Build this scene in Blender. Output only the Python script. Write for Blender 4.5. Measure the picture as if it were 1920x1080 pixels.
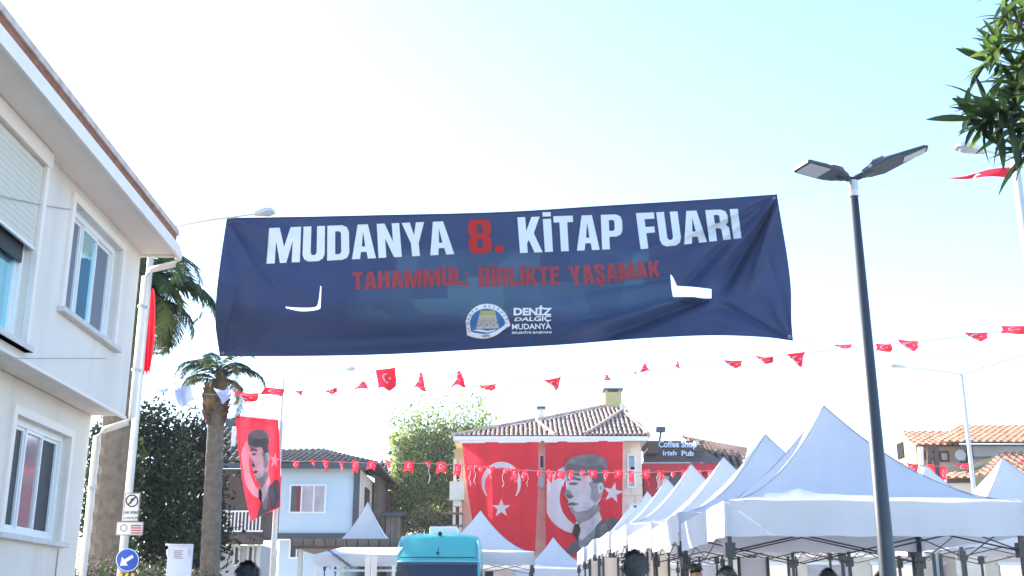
import bpy, bmesh, math, random
import numpy as np
from mathutils import Vector, Matrix
from mathutils.geometry import delaunay_2d_cdt
for _o in list(bpy.data.objects): bpy.data.objects.remove(_o)
R = math.radians
S = bpy.context.scene
C = S.collection
rnd = random.Random(7)

# ---------------------------------------------------------------- camera, sky, sun, exposure
CH, PITCH, FPX = 1.4, R(16.1), 2113.0
cam = bpy.data.objects.new('camera', bpy.data.cameras.new('camera'))
C.objects.link(cam); S.camera = cam
cam.location = (0, 0, CH); cam.rotation_euler = (R(90) + PITCH, 0, 0)
cam.data.sensor_width = 36; cam.data.lens = 36 * FPX / 1920
cam.data.clip_start = 0.05; cam.data.clip_end = 3000

SUN_EL, SUN_AZ = R(29), R(-50)          # azimuth clockwise from +Y
world = bpy.data.worlds.new('World'); S.world = world; world.use_nodes = True
wn = world.node_tree.nodes; wl = world.node_tree.links
sky = wn.new('ShaderNodeTexSky'); sky.sky_type = 'NISHITA'; sky.sun_disc = False
sky.sun_elevation = SUN_EL; sky.sun_rotation = SUN_AZ
sky.air_density = 1.0; sky.dust_density = 0.4; sky.ozone_density = 3.0
wl.new(sky.outputs[0], wn['Background'].inputs[0]); wn['Background'].inputs[1].default_value = 0.15
sl = bpy.data.lights.new('sun', 'SUN'); sl.energy = 4.2; sl.angle = R(0.53); sl.color = (1, .94, .84)
so = bpy.data.objects.new('sun', sl); C.objects.link(so)
sv = Vector((math.sin(SUN_AZ) * math.cos(SUN_EL), math.cos(SUN_AZ) * math.cos(SUN_EL), math.sin(SUN_EL)))
so.rotation_euler = sv.to_track_quat('Z', 'Y').to_euler(); so.location = (0, 0, 30)
S.view_settings.view_transform = 'Standard'; S.view_settings.look = 'None'
S.view_settings.gamma = 1; S.view_settings.use_curve_mapping = False
S.view_settings.exposure = 1.8

# ---------------------------------------------------------------- helpers
cp, sp = math.cos(PITCH), math.sin(PITCH)
def at(px, py, Y):                       # pixel of the 1920 wide photograph at forward distance Y -> world point
    xr = (px - 960) / FPX; yr = (540 - py) / FPX
    yd = cp - yr * sp; zd = sp + yr * cp
    t = Y / yd
    return Vector((xr * t, Y, CH + zd * t))
def PZ(py, Y): return at(960, py, Y).z
def PXX(px, py, Y): return at(px, py, Y).x
def gz(Y):                                # the street climbs gently away from the camera
    if Y < 8: return 0.0
    if Y > 30: return 0.5
    t = (Y - 8) / 22; return 0.5 * t * t * (3 - 2 * t)

def tag(o, label=None, cat=None, group=None, kind=None):
    if label: o['label'] = label
    if cat: o['category'] = cat
    if group: o['group'] = group
    if kind: o['kind'] = kind
    return o
def thing(name, label, cat, loc=(0, 0, 0), rz=0, group=None):
    o = bpy.data.objects.new(name, None); C.objects.link(o)
    o.location = loc; o.rotation_euler = (0, 0, rz); o.empty_display_size = .2
    return tag(o, label, cat, group)
def rootmat(o):
    while o.parent: o = o.parent
    return Matrix.Translation(o.location) @ o.rotation_euler.to_matrix().to_4x4()
def link(name, me, parent=None, kind=None):
    o = bpy.data.objects.new(name, me); C.objects.link(o)
    if parent: o.parent = parent
    if kind: o['kind'] = kind
    return o
def copy_tree(o, parent=None):
    c = o.copy(); C.objects.link(c); c.parent = parent
    for ch in [x for x in bpy.data.objects if x.parent == o]: copy_tree(ch, c)
    return c

class MB:
    def __init__(s): s.v = []; s.f = []; s.m = []
    def add(s, vs, fs, m=0):
        n = len(s.v); s.v += [tuple(p) for p in vs]
        s.f += [tuple(i + n for i in f) for f in fs]; s.m += [m] * len(fs); return s
    def box(s, a, b, m=0, M=None):
        x0, y0, z0 = a; x1, y1, z1 = b
        vs = [Vector(p) for p in ((x0,y0,z0),(x1,y0,z0),(x1,y1,z0),(x0,y1,z0),(x0,y0,z1),(x1,y0,z1),(x1,y1,z1),(x0,y1,z1))]
        if M is not None: vs = [M @ p for p in vs]
        return s.add(vs, [(0,3,2,1),(4,5,6,7),(0,1,5,4),(1,2,6,5),(2,3,7,6),(3,0,4,7)], m)
    def bev(s, a, b, c, m=0, M=None):       # box with bevelled edges
        bm = bmesh.new(); bmesh.ops.create_cube(bm, size=1)
        for v in bm.verts: v.co = Vector([a[i] + (v.co[i] + .5) * (b[i] - a[i]) for i in range(3)])
        bmesh.ops.bevel(bm, geom=bm.edges[:], offset=c, segments=2, affect='EDGES', profile=.6)
        vs = [v.co.copy() for v in bm.verts]; bm.verts.ensure_lookup_table()
        if M is not None: vs = [M @ p for p in vs]
        fs = [tuple(v.index for v in f.verts) for f in bm.faces]; bm.free()
        return s.add(vs, fs, m)
    def tube(s, pts, rad, n=8, m=0, caps=True):
        pts = [Vector(p) for p in pts]
        if not hasattr(rad, '__len__'): rad = [rad] * len(pts)
        base = []; k = len(pts)
        for i, p in enumerate(pts):
            d = (pts[min(i+1, k-1)] - pts[max(i-1, 0)]).normalized()
            a = d.cross(Vector((0, 0, 1)) if abs(d.z) < .9 else Vector((1, 0, 0))).normalized(); b = d.cross(a)
            base += [p + rad[i] * (math.cos(t) * a + math.sin(t) * b) for t in [2 * math.pi * j / n for j in range(n)]]
        fs = [(i*n+j, i*n+(j+1) % n, (i+1)*n+(j+1) % n, (i+1)*n+j) for i in range(k-1) for j in range(n)]
        if caps: fs += [tuple(range(n))[::-1], tuple((k-1)*n + j for j in range(n))]
        return s.add(base, fs, m)
    def ball(s, c, r, m=0, seg=12, rings=8):
        c = Vector(c); r = (r, r, r) if not hasattr(r, '__len__') else r
        vs = [c + Vector((r[0]*math.sin(a)*math.cos(b), r[1]*math.sin(a)*math.sin(b), r[2]*math.cos(a)))
              for a in [math.pi * i / rings for i in range(rings + 1)] for b in [2*math.pi*j/seg for j in range(seg)]]
        fs = [(i*seg+j, (i+1)*seg+j, (i+1)*seg+(j+1) % seg, i*seg+(j+1) % seg) for i in range(rings) for j in range(seg)]
        return s.add(vs, fs, m)
    def prism(s, poly, off, m=0):            # 3-D polygon swept along off
        a = [Vector(p) for p in poly]; b = [p + Vector(off) for p in a]; n = len(a)
        return s.add(a + b, [tuple(range(n))[::-1], tuple(range(n, 2*n))] + [(i, (i+1) % n, n+(i+1) % n, n+i) for i in range(n)], m)
    def build(s, name, mats, parent=None, smooth=False, kind=None, local=False):
        if not isinstance(mats, (list, tuple)): mats = [mats]
        vs = s.v
        if parent is not None and not local:
            Mi = rootmat(parent).inverted(); vs = [tuple(Mi @ Vector(p)) for p in vs]
        me = bpy.data.meshes.new(name); me.from_pydata(vs, [], s.f)
        for m in mats: me.materials.append(m)
        me.polygons.foreach_set('material_index', s.m)
        if smooth: me.polygons.foreach_set('use_smooth', [True] * len(s.f))
        me.update()
        return link(name, me, parent, kind)

def mat(name, col, rough=.7, var=.12, scale=3.0, bump=0.0, bscale=60, metal=0, trans=0.0, spec=.5, dirt_or_bounce=None, streak=None):
    m = bpy.data.materials.new(name); m.use_nodes = True
    nt = m.node_tree; n = nt.nodes; l = nt.links; b = n['Principled BSDF']
    b.inputs['Roughness'].default_value = rough; b.inputs['Metallic'].default_value = metal
    b.inputs['Specular IOR Level'].default_value = spec
    tc = n.new('ShaderNodeTexCoord'); geo = tc.outputs['Object']
    no = n.new('ShaderNodeTexNoise'); no.inputs['Scale'].default_value = scale; no.inputs['Detail'].default_value = 6
    l.new(geo, no.inputs['Vector'])
    mr = n.new('ShaderNodeMapRange'); mr.inputs[1].default_value = .25; mr.inputs[2].default_value = .75
    mr.inputs[3].default_value = 1 - var; mr.inputs[4].default_value = 1 + var * .6
    l.new(no.outputs['Fac'], mr.inputs[0])
    mx = n.new('ShaderNodeVectorMath'); mx.operation = 'SCALE'; mx.inputs[0].default_value = col[:3]
    l.new(mr.outputs[0], mx.inputs['Scale']); out = mx.outputs[0]
    if dirt_or_bounce:                                 # soft stains of their own colour; on the soffit, painted bounce light
        n2 = n.new('ShaderNodeTexNoise'); n2.inputs['Scale'].default_value = dirt_or_bounce[1]; n2.inputs['Detail'].default_value = 8
        mp = n.new('ShaderNodeMapping'); mp.inputs['Scale'].default_value = streak or (1, 1, 1)
        l.new(geo, mp.inputs[0]); l.new(mp.outputs[0], n2.inputs['Vector'])
        r2 = n.new('ShaderNodeMapRange'); r2.inputs[1].default_value = .5; r2.inputs[2].default_value = .78
        r2.inputs[3].default_value = 0; r2.inputs[4].default_value = dirt_or_bounce[2]
        l.new(n2.outputs['Fac'], r2.inputs[0])
        mm = n.new('ShaderNodeMix'); mm.data_type = 'RGBA'; mm.inputs[7].default_value = (*dirt_or_bounce[0], 1)
        l.new(r2.outputs[0], mm.inputs[0]); l.new(out, mm.inputs[6]); out = mm.outputs[2]
    l.new(out, b.inputs['Base Color'])
    if bump:
        nb = n.new('ShaderNodeTexNoise'); nb.inputs['Scale'].default_value = bscale; nb.inputs['Detail'].default_value = 5
        l.new(geo, nb.inputs['Vector'])
        bp = n.new('ShaderNodeBump'); bp.inputs['Strength'].default_value = bump; bp.inputs['Distance'].default_value = .02
        l.new(nb.outputs['Fac'], bp.inputs['Height']); l.new(bp.outputs[0], b.inputs['Normal'])
    if trans:
        t = n.new('ShaderNodeBsdfTranslucent'); l.new(out, t.inputs[0])
        ms = n.new('ShaderNodeMixShader'); ms.inputs[0].default_value = trans
        l.new(b.outputs[0], ms.inputs[1]); l.new(t.outputs[0], ms.inputs[2])
        l.new(ms.outputs[0], n['Material Output'].inputs[0])
    return m

M = dict(
 white_wall = mat('white_render', (.76,.71,.655), .85, .05, 1.2, .25, 90, dirt_or_bounce=((.50,.47,.43), 2.2, .5), streak=(1,1,.12)),
 cream_wall = mat('cream_render', (.76,.70,.63), .85, .06, 1.2, .25, 90, dirt_or_bounce=((.5,.44,.38), 1.8, .5), streak=(1,1,.15)),
 soffit = mat('soffit_paint', (.86,.76,.67), .8, .08, .8, .1, 50, dirt_or_bounce=((.70,.48,.34), .7, .5)),  # orange patches paint warm bounced light into the soffit colour
 fascia = mat('white_paint', (.84,.77,.71), .55, .05, 4, .05, 40),
 upvc = mat('window_plastic', (.82,.83,.84), .35, .03, 5),
 sill = mat('stone_sill', (.62,.60,.58), .6, .1, 8, .1),
 shutter = mat('beige_shutter', (.62,.60,.52), .6, .04, 5),
 dark_glass = mat('dark_screen', (.03,.037,.045), .5, .1, 10),
 grey_screen = mat('grey_screen', (.16,.19,.24), .6, .05, 10),
 terracotta = mat('terracotta', (.42,.20,.12), .8, .35, 6, .3, 40),
 terra_old = mat('weathered_terracotta', (.60,.41,.32), .85, .5, 2.5, .4, 20, dirt_or_bounce=((.55,.5,.44), 2.0, .6)),
 terra_lit = mat('orange_terracotta', (.40,.19,.115), .85, .4, 2.5, .4, 20),
 tile_gap = mat('tile_channel', (.13,.08,.065), .9, .4, 3), tile_gap2 = mat('orange_channel', (.36,.16,.07), .9, .3, 3),
 terra_dark = mat('dark_roof_tile', (.13,.095,.085), .85, .4, 3, .4, 20),
 lip = mat('pale_tile_edge', (.60,.50,.45), .8, .25, 9, .3, 30, dirt_or_bounce=((.3,.22,.18), 5, .6)),
 rust_shadow = mat('rust_shadow_brown', (.30,.12,.06), .8, .4, 9, .2),
 galv = mat('white_pole_paint', (.62,.61,.57), .45, .1, 5, .05),
 lamp_dark = mat('charcoal_metal', (.045,.055,.068), .45, .12, 6, .05, metal=.2),
 lamp_lens = mat('lamp_lens', (.45,.47,.46), .25, .05, 20),
 steel = mat('galvanised', (.45,.46,.48), .4, .15, 12, .05, metal=.6),
 rope = mat('rope', (.35,.35,.36), .9),
 tent = mat('white_tent_cloth', (.71,.71,.74), .75, .05, 2, .25, 7, trans=.26, spec=.2),
 tent_frame = mat('dark_tent_frame', (.05,.05,.055), .4, .1, 10, metal=.4),
 navy_skin = mat('jacket_navy', (.02,.03,.06), .8),
 red = mat('flag_red', (.88,.035,.06), .8, .08, 1.5, .2, 4, trans=.5, spec=.15),
 red_dull = mat('print_red', (.42,.065,.08), .85, .15, 1.2, trans=.3, spec=.15),
 print_red = mat('banner_red', (.55,.03,.03), .85, .08, 1.2, trans=.3, spec=.15),
 white_print = mat('banner_white', (.86,.92,.96), .8, .06, 1.2, trans=.3, spec=.15),
 white_cloth = mat('flag_white', (.78,.76,.78), .8, .05, 2, trans=.35, spec=.15),
 bluecloth = mat('pennant_blue', (.42,.50,.75), .8, .15, 3, trans=.4, spec=.15),
 p_black = mat('print_black', (.03,.028,.03), .85, .2, 2, trans=.2, spec=.15),
 p_grey = mat('print_grey', (.15,.13,.14), .85, .3, 2, trans=.25, spec=.15),
 p_dim = mat('print_dim', (.21,.19,.20), .85, .4, 3, trans=.25, spec=.15),
 p_mid = mat('print_mid', (.38,.32,.33), .85, .4, 2, trans=.3, spec=.15),
 p_light = mat('print_light', (.70,.63,.65), .85, .25, 2, trans=.3, spec=.15),
 blue_wall = mat('pale_blue_render', (.55,.66,.74), .85, .05, 1, .15, 50),
 dark_trim = mat('dark_trim', (.06,.07,.085), .6),
 stone = mat('cream_stone', (.86,.72,.58), .85, .15, 2, .3, 20, dirt_or_bounce=((.42,.35,.28), 1.2, .4)),
 brown = mat('brown_wood', (.11,.065,.055), .8, .3, 4, .2),
 brown_pale = mat('weathered_wood', (.19,.155,.13), .8, .3, 4, .2),  # paler, greyer tone than the plain brown wood
 red_wall = mat('dark_red_render', (.50,.03,.045), .8, .08, 2),
 pink_wall = mat('pink_render', (.58,.42,.34), .85, .08, 2, .15),
 yellow_wall = mat('yellow_render', (.50,.43,.20), .85, .08, 2, .15),
 grey_wall = mat('grey_render', (.45,.43,.44), .85, .08, 2, .15),
 beige = mat('beige_board', (.76,.66,.54), .85, .12, 2, .1),
 teal = mat('teal_paint', (.07,.46,.43), .28, .03, 2, spec=.6),
 teal_trim = mat('pale_teal_trim', (.35,.62,.66), .3),
 black_rubber = mat('rubber', (.02,.02,.022), .8),
 screen_blue = mat('tinted_windscreen', (.012,.02,.045), .08, .02, 2, spec=.8),
 bluestrip = mat('sun_strip', (.05,.07,.14), .3),
 seam = mat('tent_seam', (.34,.36,.42), .8),
 ac = mat('white_plastic', (.75,.75,.77), .5, .05),
 sign_white = mat('sign_white', (.74,.74,.73), .4, .04, 6),
 sign_blue = mat('sign_blue', (.02,.09,.45), .4, .04, 6),
 sign_black = mat('sign_black', (.04,.04,.05), .6),
 sign_red = mat('sign_red', (.5,.10,.12), .6),
 sign_yellow = mat('sign_yellow', (.75,.52,.03), .5),
 poster = mat('poster_lilac', (.62,.66,.82), .5, .04, 3),
 bark = mat('palm_bark', (.155,.13,.105), .95, .35, 9, .9, 25),
 bark_top = mat('palm_fibre', (.17,.085,.05), .95, .5, 12, 1.0, 30),
 bark2 = mat('tree_bark', (.12,.095,.075), .95, .35, 6, .8, 25),
 skin = mat('skin', (.48,.28,.2), .55), hair = mat('dark_hair', (.03,.028,.03), .6, .3, 30, .5, 80),
 hair_grey = mat('grey_hair', (.075,.075,.072), .8, .25, 30, .5, 80),
 jeans = mat('jeans', (.04,.06,.11), .9), shirt_red = mat('red_shirt', (.5,.04,.06), .85), shirt_grey = mat('grey_shirt', (.16,.17,.19), .9),
 asphalt = mat('worn_asphalt_road', (.09,.088,.085), .9, .25, .6, .5, 60),
 paver = mat('pavers', (.46,.42,.37), .85, .2, 1.5, .3, 30),
 grass_ = mat('verge', (.06,.09,.03), .9, .4, 2),
)
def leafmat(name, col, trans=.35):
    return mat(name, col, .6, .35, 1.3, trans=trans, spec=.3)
M['leaf_black'] = leafmat('leaf_black_green', (.015,.022,.014), .15); M['leaf_dark'] = leafmat('leaf_dark', (.028,.045,.022)); M['leaf_mid'] = leafmat('leaf_mid', (.06,.10,.03))  # first one is a near-black green, mixed at random into the dark crowns
M['leaf_yel'] = leafmat('leaf_yellow_green', (.50,.54,.11), .6); M['leaf_will'] = leafmat('leaf_willow', (.30,.36,.13), .55)
M['frond'] = leafmat('frond_green', (.055,.10,.045), .3); M['frond_y'] = leafmat('frond_yellow', (.16,.18,.05), .4)
M['frond_dry'] = leafmat('frond_dry', (.22,.15,.08), .25)
M['lance'] = leafmat('lance_leaf', (.035,.065,.022), .35); M['lance_y'] = leafmat('lance_leaf_sunlit', (.14,.22,.05), .5)

def glass(name, col, rough=.03, metal=.75):
    m = bpy.data.materials.new(name); m.use_nodes = True; b = m.node_tree.nodes['Principled BSDF']
    b.inputs['Base Color'].default_value = (*col, 1); b.inputs['Roughness'].default_value = rough; b.inputs['Metallic'].default_value = metal
    return m
M['mirror_glass'] = glass('reflective_glass', (.38,.74,.86)); M['room_glass'] = glass('reflective_room_glass', (.50,.42,.43), .06, .5); M['far_glass'] = glass('far_glass', (.16,.19,.21), .12, .5)

# banner cloth: navy with the faded book-cover collage showing through the print
def banner_mat():
    m = mat('banner_navy', (.014,.031,.098), .6, .14, .8, .30, 3.5, trans=.10, spec=.35)
    nt = m.node_tree; n = nt.nodes; l = nt.links; b = n['Principled BSDF']
    src = b.inputs['Base Color'].links[0].from_socket
    tc = n.new('ShaderNodeTexCoord')
    mp = n.new('ShaderNodeMapping'); mp.inputs['Scale'].default_value = (1.6, .0, 2.2); l.new(tc.outputs['Object'], mp.inputs[0])
    vo = n.new('ShaderNodeTexVoronoi'); vo.distance = 'CHEBYCHEV'; vo.inputs['Scale'].default_value = .9; vo.inputs['Randomness'].default_value = .8
    l.new(mp.outputs[0], vo.inputs['Vector'])
    sx = n.new('ShaderNodeSeparateXYZ'); l.new(tc.outputs['Object'], sx.inputs[0])
    def bell(sock, c, w):
        a = n.new('ShaderNodeMath'); a.operation = 'SUBTRACT'; l.new(sock, a.inputs[0]); a.inputs[1].default_value = c
        q = n.new('ShaderNodeMath'); q.operation = 'DIVIDE'; l.new(a.outputs[0], q.inputs[0]); q.inputs[1].default_value = w
        e = n.new('ShaderNodeMath'); e.operation = 'POWER'; l.new(q.outputs[0], e.inputs[0]); e.inputs[1].default_value = 4
        f = n.new('ShaderNodeMath'); f.operation = 'SUBTRACT'; f.use_clamp = True; f.inputs[0].default_value = 1; l.new(e.outputs[0], f.inputs[1])
        return f.outputs[0]
    w = n.new('ShaderNodeMath'); w.operation = 'MULTIPLY'; l.new(bell(sx.outputs[0], .25, 2.9), w.inputs[0]); l.new(bell(sx.outputs[2], -.12, .62), w.inputs[1])
    sc = n.new('ShaderNodeSeparateColor'); l.new(vo.outputs['Color'], sc.inputs[0])
    w2 = n.new('ShaderNodeMath'); w2.operation = 'MULTIPLY'; l.new(w.outputs[0], w2.inputs[0]); l.new(sc.outputs[0], w2.inputs[1])
    w3 = n.new('ShaderNodeMath'); w3.operation = 'MULTIPLY'; l.new(w2.outputs[0], w3.inputs[0]); w3.inputs[1].default_value = .85
    mm = n.new('ShaderNodeMix'); mm.data_type = 'RGBA'; mm.inputs[7].default_value = (.07, .16, .22, 1)
    l.new(w3.outputs[0], mm.inputs[0]); l.new(src, mm.inputs[6]); l.new(mm.outputs[2], b.inputs['Base Color'])
    return m
M['navy'] = banner_mat()

# ---------------------------------------------------------------- flat print on cloth
def inside(p, poly):
    x, y = p; c = False; j = len(poly) - 1
    for i in range(len(poly)):
        xi, yi = poly[i]; xj, yj = poly[j]
        if (yi > y) != (yj > y) and x < (xj - xi) * (y - yi) / (yj - yi) + xi: c = not c
        j = i
    return c
def resample(poly, step):
    out = []
    for i in range(len(poly)):
        a = Vector(poly[i]); b = Vector(poly[(i+1) % len(poly)]); k = max(1, int((b - a).length / step + .5))
        out += [tuple(a.lerp(b, j / k)) for j in range(k)]
    return out
def region(pos, neg, step):
    """triangles of the area inside any pos polygon and outside every neg polygon"""
    pts, ed = [], []
    for poly in list(pos) + list(neg):
        q = resample(poly, step); n = len(pts)
        pts += [Vector(p) for p in q]; ed += [(n + i, n + (i+1) % len(q)) for i in range(len(q))]
    xs = [p.x for p in pts]; ys = [p.y for p in pts]
    x = min(xs) + step * .5; row = 0
    while x < max(xs):
        y = min(ys) + step * (.5 if row % 2 else .9)
        while y < max(ys):
            if any(inside((x, y), q) for q in pos): pts.append(Vector((x, y)))
            y += step
        x += step; row += 1
    vs, _, fs = delaunay_2d_cdt(pts, ed, [], 0, 1e-5)[:3]
    keep = []
    for f in fs:
        c = sum((vs[i] for i in f), Vector((0, 0))) / len(f)
        if any(inside(c, q) for q in pos) and not any(inside(c, q) for q in neg): keep.append(tuple(f))
    used = sorted({i for f in keep for i in f}); ix = {j: k for k, j in enumerate(used)}
    return [vs[i] for i in used], [tuple(ix[i] for i in f) for f in keep]

G = {
 'M': (.94, [[(0,0),(0,1),(.31,1),(.47,.45),(.63,1),(.94,1),(.94,0),(.71,0),(.71,.62),(.56,0),(.38,0),(.23,.62),(.23,0)]], []),
 'U': (.63, [[(0,1),(0,.2),(.05,.07),(.17,0),(.46,0),(.58,.07),(.63,.2),(.63,1),(.40,1),(.40,.25),(.36,.18),(.27,.18),(.23,.25),(.23,1)]], []),
 'D': (.63, [[(0,0),(0,1),(.43,1),(.57,.94),(.63,.8),(.63,.2),(.57,.06),(.43,0)]], [[(.23,.17),(.23,.83),(.35,.83),(.40,.77),(.40,.23),(.35,.17)]]),
 'A': (.68, [[(0,0),(.19,1),(.49,1),(.68,0),(.45,0),(.42,.2),(.26,.2),(.23,0)]], [[(.29,.36),(.34,.8),(.39,.36)]]),
 'N': (.66, [[(0,0),(0,1),(.23,1),(.44,.46),(.44,1),(.66,1),(.66,0),(.44,0),(.22,.56),(.22,0)]], []),
 'Y': (.66, [[(.22,0),(.22,.38),(0,1),(.24,1),(.33,.62),(.42,1),(.66,1),(.44,.38),(.44,0)]], []),
 '8': (.62, [[(.15,0),(.04,.06),(0,.16),(0,.4),(.07,.51),(0,.62),(0,.84),(.04,.94),(.15,1),(.47,1),(.58,.94),(.62,.84),(.62,.62),(.55,.51),(.62,.4),(.62,.16),(.58,.06),(.47,0)]],
       [[(.24,.62),(.24,.82),(.28,.85),(.34,.85),(.38,.82),(.38,.62),(.34,.58),(.28,.58)], [(.24,.19),(.24,.4),(.28,.43),(.34,.43),(.38,.4),(.38,.19),(.34,.15),(.28,.15)]]),
 '.': (.24, [[(.02,0),(.02,.2),(.24,.2),(.24,0)]], []),
 ';': (.22, [[(.02,.02),(.02,.22),(.2,.22),(.2,.02),(.1,-.16),(.02,-.16)], [(.02,.5),(.02,.7),(.2,.7),(.2,.5)]], []),
 'K': (.67, [[(0,0),(0,1),(.23,1),(.23,.6),(.41,1),(.65,1),(.45,.54),(.67,0),(.43,0),(.29,.36),(.23,.26),(.23,0)]], []),
 'İ': (.24, [[(0,0),(0,.93),(.24,.93),(.24,0)], [(.0,1.0),(.0,1.12),(.24,1.12),(.24,1.0)]], []),
 'I': (.24, [[(0,0),(0,1),(.24,1),(.24,0)]], []),
 'T': (.57, [[(.17,0),(.17,.82),(0,.82),(0,1),(.57,1),(.57,.82),(.40,.82),(.40,0)]], []),
 'P': (.62, [[(0,0),(0,1),(.44,1),(.57,.94),(.62,.82),(.62,.54),(.57,.42),(.44,.36),(.23,.36),(.23,0)]], [[(.23,.53),(.23,.84),(.35,.84),(.39,.8),(.39,.57),(.35,.53)]]),
 'F': (.53, [[(0,0),(0,1),(.53,1),(.53,.82),(.23,.82),(.23,.6),(.49,.6),(.49,.43),(.23,.43),(.23,0)]], []),
 'R': (.65, [[(0,0),(0,1),(.44,1),(.58,.94),(.63,.82),(.63,.6),(.55,.48),(.63,.4),(.65,0),(.42,0),(.40,.36),(.34,.4),(.23,.4),(.23,0)]], [[(.23,.56),(.23,.83),(.35,.83),(.39,.79),(.39,.6),(.35,.56)]]),
 'H': (.64, [[(0,0),(0,1),(.23,1),(.23,.6),(.41,.6),(.41,1),(.64,1),(.64,0),(.41,0),(.41,.42),(.23,.42),(.23,0)]], []),
 'L': (.50, [[(0,0),(0,1),(.23,1),(.23,.18),(.5,.18),(.5,0)]], []),
 'E': (.53, [[(0,0),(0,1),(.53,1),(.53,.82),(.23,.82),(.23,.6),(.49,.6),(.49,.43),(.23,.43),(.23,.18),(.53,.18),(.53,0)]], []),
 'B': (.63, [[(0,0),(0,1),(.45,1),(.58,.94),(.62,.82),(.62,.62),(.55,.52),(.63,.4),(.63,.18),(.58,.06),(.45,0)]], [[(.23,.6),(.23,.83),(.35,.83),(.39,.79),(.39,.64),(.35,.6)], [(.23,.16),(.23,.43),(.35,.43),(.39,.39),(.39,.2),(.35,.16)]]),
 'S': (.60, [[(.14,0),(.03,.06),(0,.16),(0,.33),(.22,.33),(.22,.2),(.26,.16),(.34,.16),(.38,.2),(.38,.3),(.06,.56),(0,.68),(0,.84),(.03,.94),(.14,1),(.46,1),(.57,.94),(.6,.84),(.6,.68),(.38,.68),(.38,.8),(.34,.84),(.26,.84),(.22,.8),(.22,.72),(.54,.47),(.6,.34),(.6,.16),(.57,.06),(.46,0)]], []),
}
G['Ü'] = (.63, G['U'][1] + [[(.06,1.06),(.06,1.18),(.25,1.18),(.25,1.06)], [(.38,1.06),(.38,1.18),(.57,1.18),(.57,1.06)]], [])
G['Ş'] = (.60, G['S'][1] + [[(.22,-.03),(.22,-.2),(.40,-.2),(.42,-.03)]], [])
def word(txt, quad, track=.07):
    """letters of txt, each [(pos, neg)] in pixel space, filling quad = TL, TR, BR, BL"""
    x = 0; glyphs = []
    for ch in txt:
        w, p, n = G[ch]; glyphs.append((ch, x, p, n)); x += w + track
    W = x - track; tl, tr, br, bl = [Vector(q) for q in quad]
    def mp(q, x0):
        u = (q[0] + x0) / W; v = q[1]
        return tuple((bl.lerp(br, u)).lerp(tl.lerp(tr, u), v))
    return [([[mp(q, x0) for q in poly] for poly in p], [[mp(q, x0) for q in poly] for poly in n]) for ch, x0, p, n in glyphs]
def print_mesh(name, pos, neg, surf, off, m, parent, step=7, smooth=True, kind=None):
    vs, fs = region(pos, neg, step)
    b = MB(); b.add([surf(v.x, v.y) + Vector((0, -off, 0)) for v in vs], fs)
    return b.build(name, m, parent, smooth=smooth, kind=kind)
def font_mesh(txt, size=1.0, bold=.02, xs=1.0):
    cu = bpy.data.curves.new('text_tmp', 'FONT'); cu.body = txt; cu.size = size; cu.offset = bold; cu.resolution_u = 3
    o = bpy.data.objects.new('text_tmp', cu); C.objects.link(o)
    dg = bpy.context.evaluated_depsgraph_get(); me = bpy.data.meshes.new_from_object(o.evaluated_get(dg))
    vs = [(v.co.x * xs, v.co.y) for v in me.vertices]; fs = [tuple(p.vertices) for p in me.polygons]
    bpy.data.objects.remove(o); bpy.data.curves.remove(cu); bpy.data.meshes.remove(me)
    return vs, fs
def font_print(name, txt, quad, surf, off, m, parent, bold=.02):
    vs, fs = font_mesh(txt, 1, bold)
    x0 = min(v[0] for v in vs); x1 = max(v[0] for v in vs); y0 = min(v[1] for v in vs); y1 = max(v[1] for v in vs)
    tl, tr, br, bl = [Vector(q) for q in quad]
    def mp(q):
        u = (q[0] - x0) / (x1 - x0); v = (q[1] - y0) / (y1 - y0); return bl.lerp(br, u).lerp(tl.lerp(tr, u), v)
    b = MB(); b.add([surf(*mp(v)) + Vector((0, -off, 0)) for v in vs], fs); return b.build(name, m, parent)

def interp(tab, x):
    for (a, fa), (b, fb) in zip(tab, tab[1:]):
        if x <= b: return fa + (fb - fa) * (x - a) / (b - a)
    return tab[-1][1]
def smooth_curve(pts, k=6):                 # Catmull-Rom through 2-D points
    P = [Vector(p) for p in pts]; P = [2*P[0]-P[1]] + P + [2*P[-1]-P[-2]]; out = []
    for i in range(1, len(P) - 2):
        for j in range(k):
            t = j / k; a, b, c, d = P[i-1], P[i], P[i+1], P[i+2]
            out.append(tuple(.5*((2*b)+(c-a)*t+(2*a-5*b+4*c-d)*t*t+(3*b-a-3*c+d)*t**3)))
    out.append(tuple(P[-2])); return out

# ================================================================ GROUND (the frame ends above it)
b = MB(); ys = [-60, 0] + [8 + i * 2 for i in range(12)] + [60, 140, 900]
for y0, y1 in zip(ys, ys[1:]):
    b.add([(-900, y0, gz(y0)), (900, y0, gz(y0)), (900, y1, gz(y1)), (-900, y1, gz(y1))], [(0,1,2,3)])
b.build('ground', M['paver'], kind='structure')
b = MB(); ys = [-40] + [i * 2.0 for i in range(0, 28)]
for y0, y1 in zip(ys, ys[1:]):
    b.add([(-3.6, y0, gz(y0)+.004), (.9, y0, gz(y0)+.004), (.9, y1, gz(y1)+.004), (-3.6, y1, gz(y1)+.004)], [(0,1,2,3)])
b.build('road', M['asphalt'], kind='structure')
for x in (-3.75, .9):
    b = MB()
    for y0, y1 in zip(ys, ys[1:]):
        vs = [(x, y0, gz(y0)-.1), (x+.15, y0, gz(y0)-.1), (x+.15, y1, gz(y1)-.1), (x, y1, gz(y1)-.1)]
        vs += [(p[0], p[1], p[2] + .22) for p in vs]
        b.add(vs, [(4,5,6,7),(0,1,5,4),(1,2,6,5),(2,3,7,6),(3,0,4,7)])
    b.build('kerb', M['stone'], kind='structure')

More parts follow.
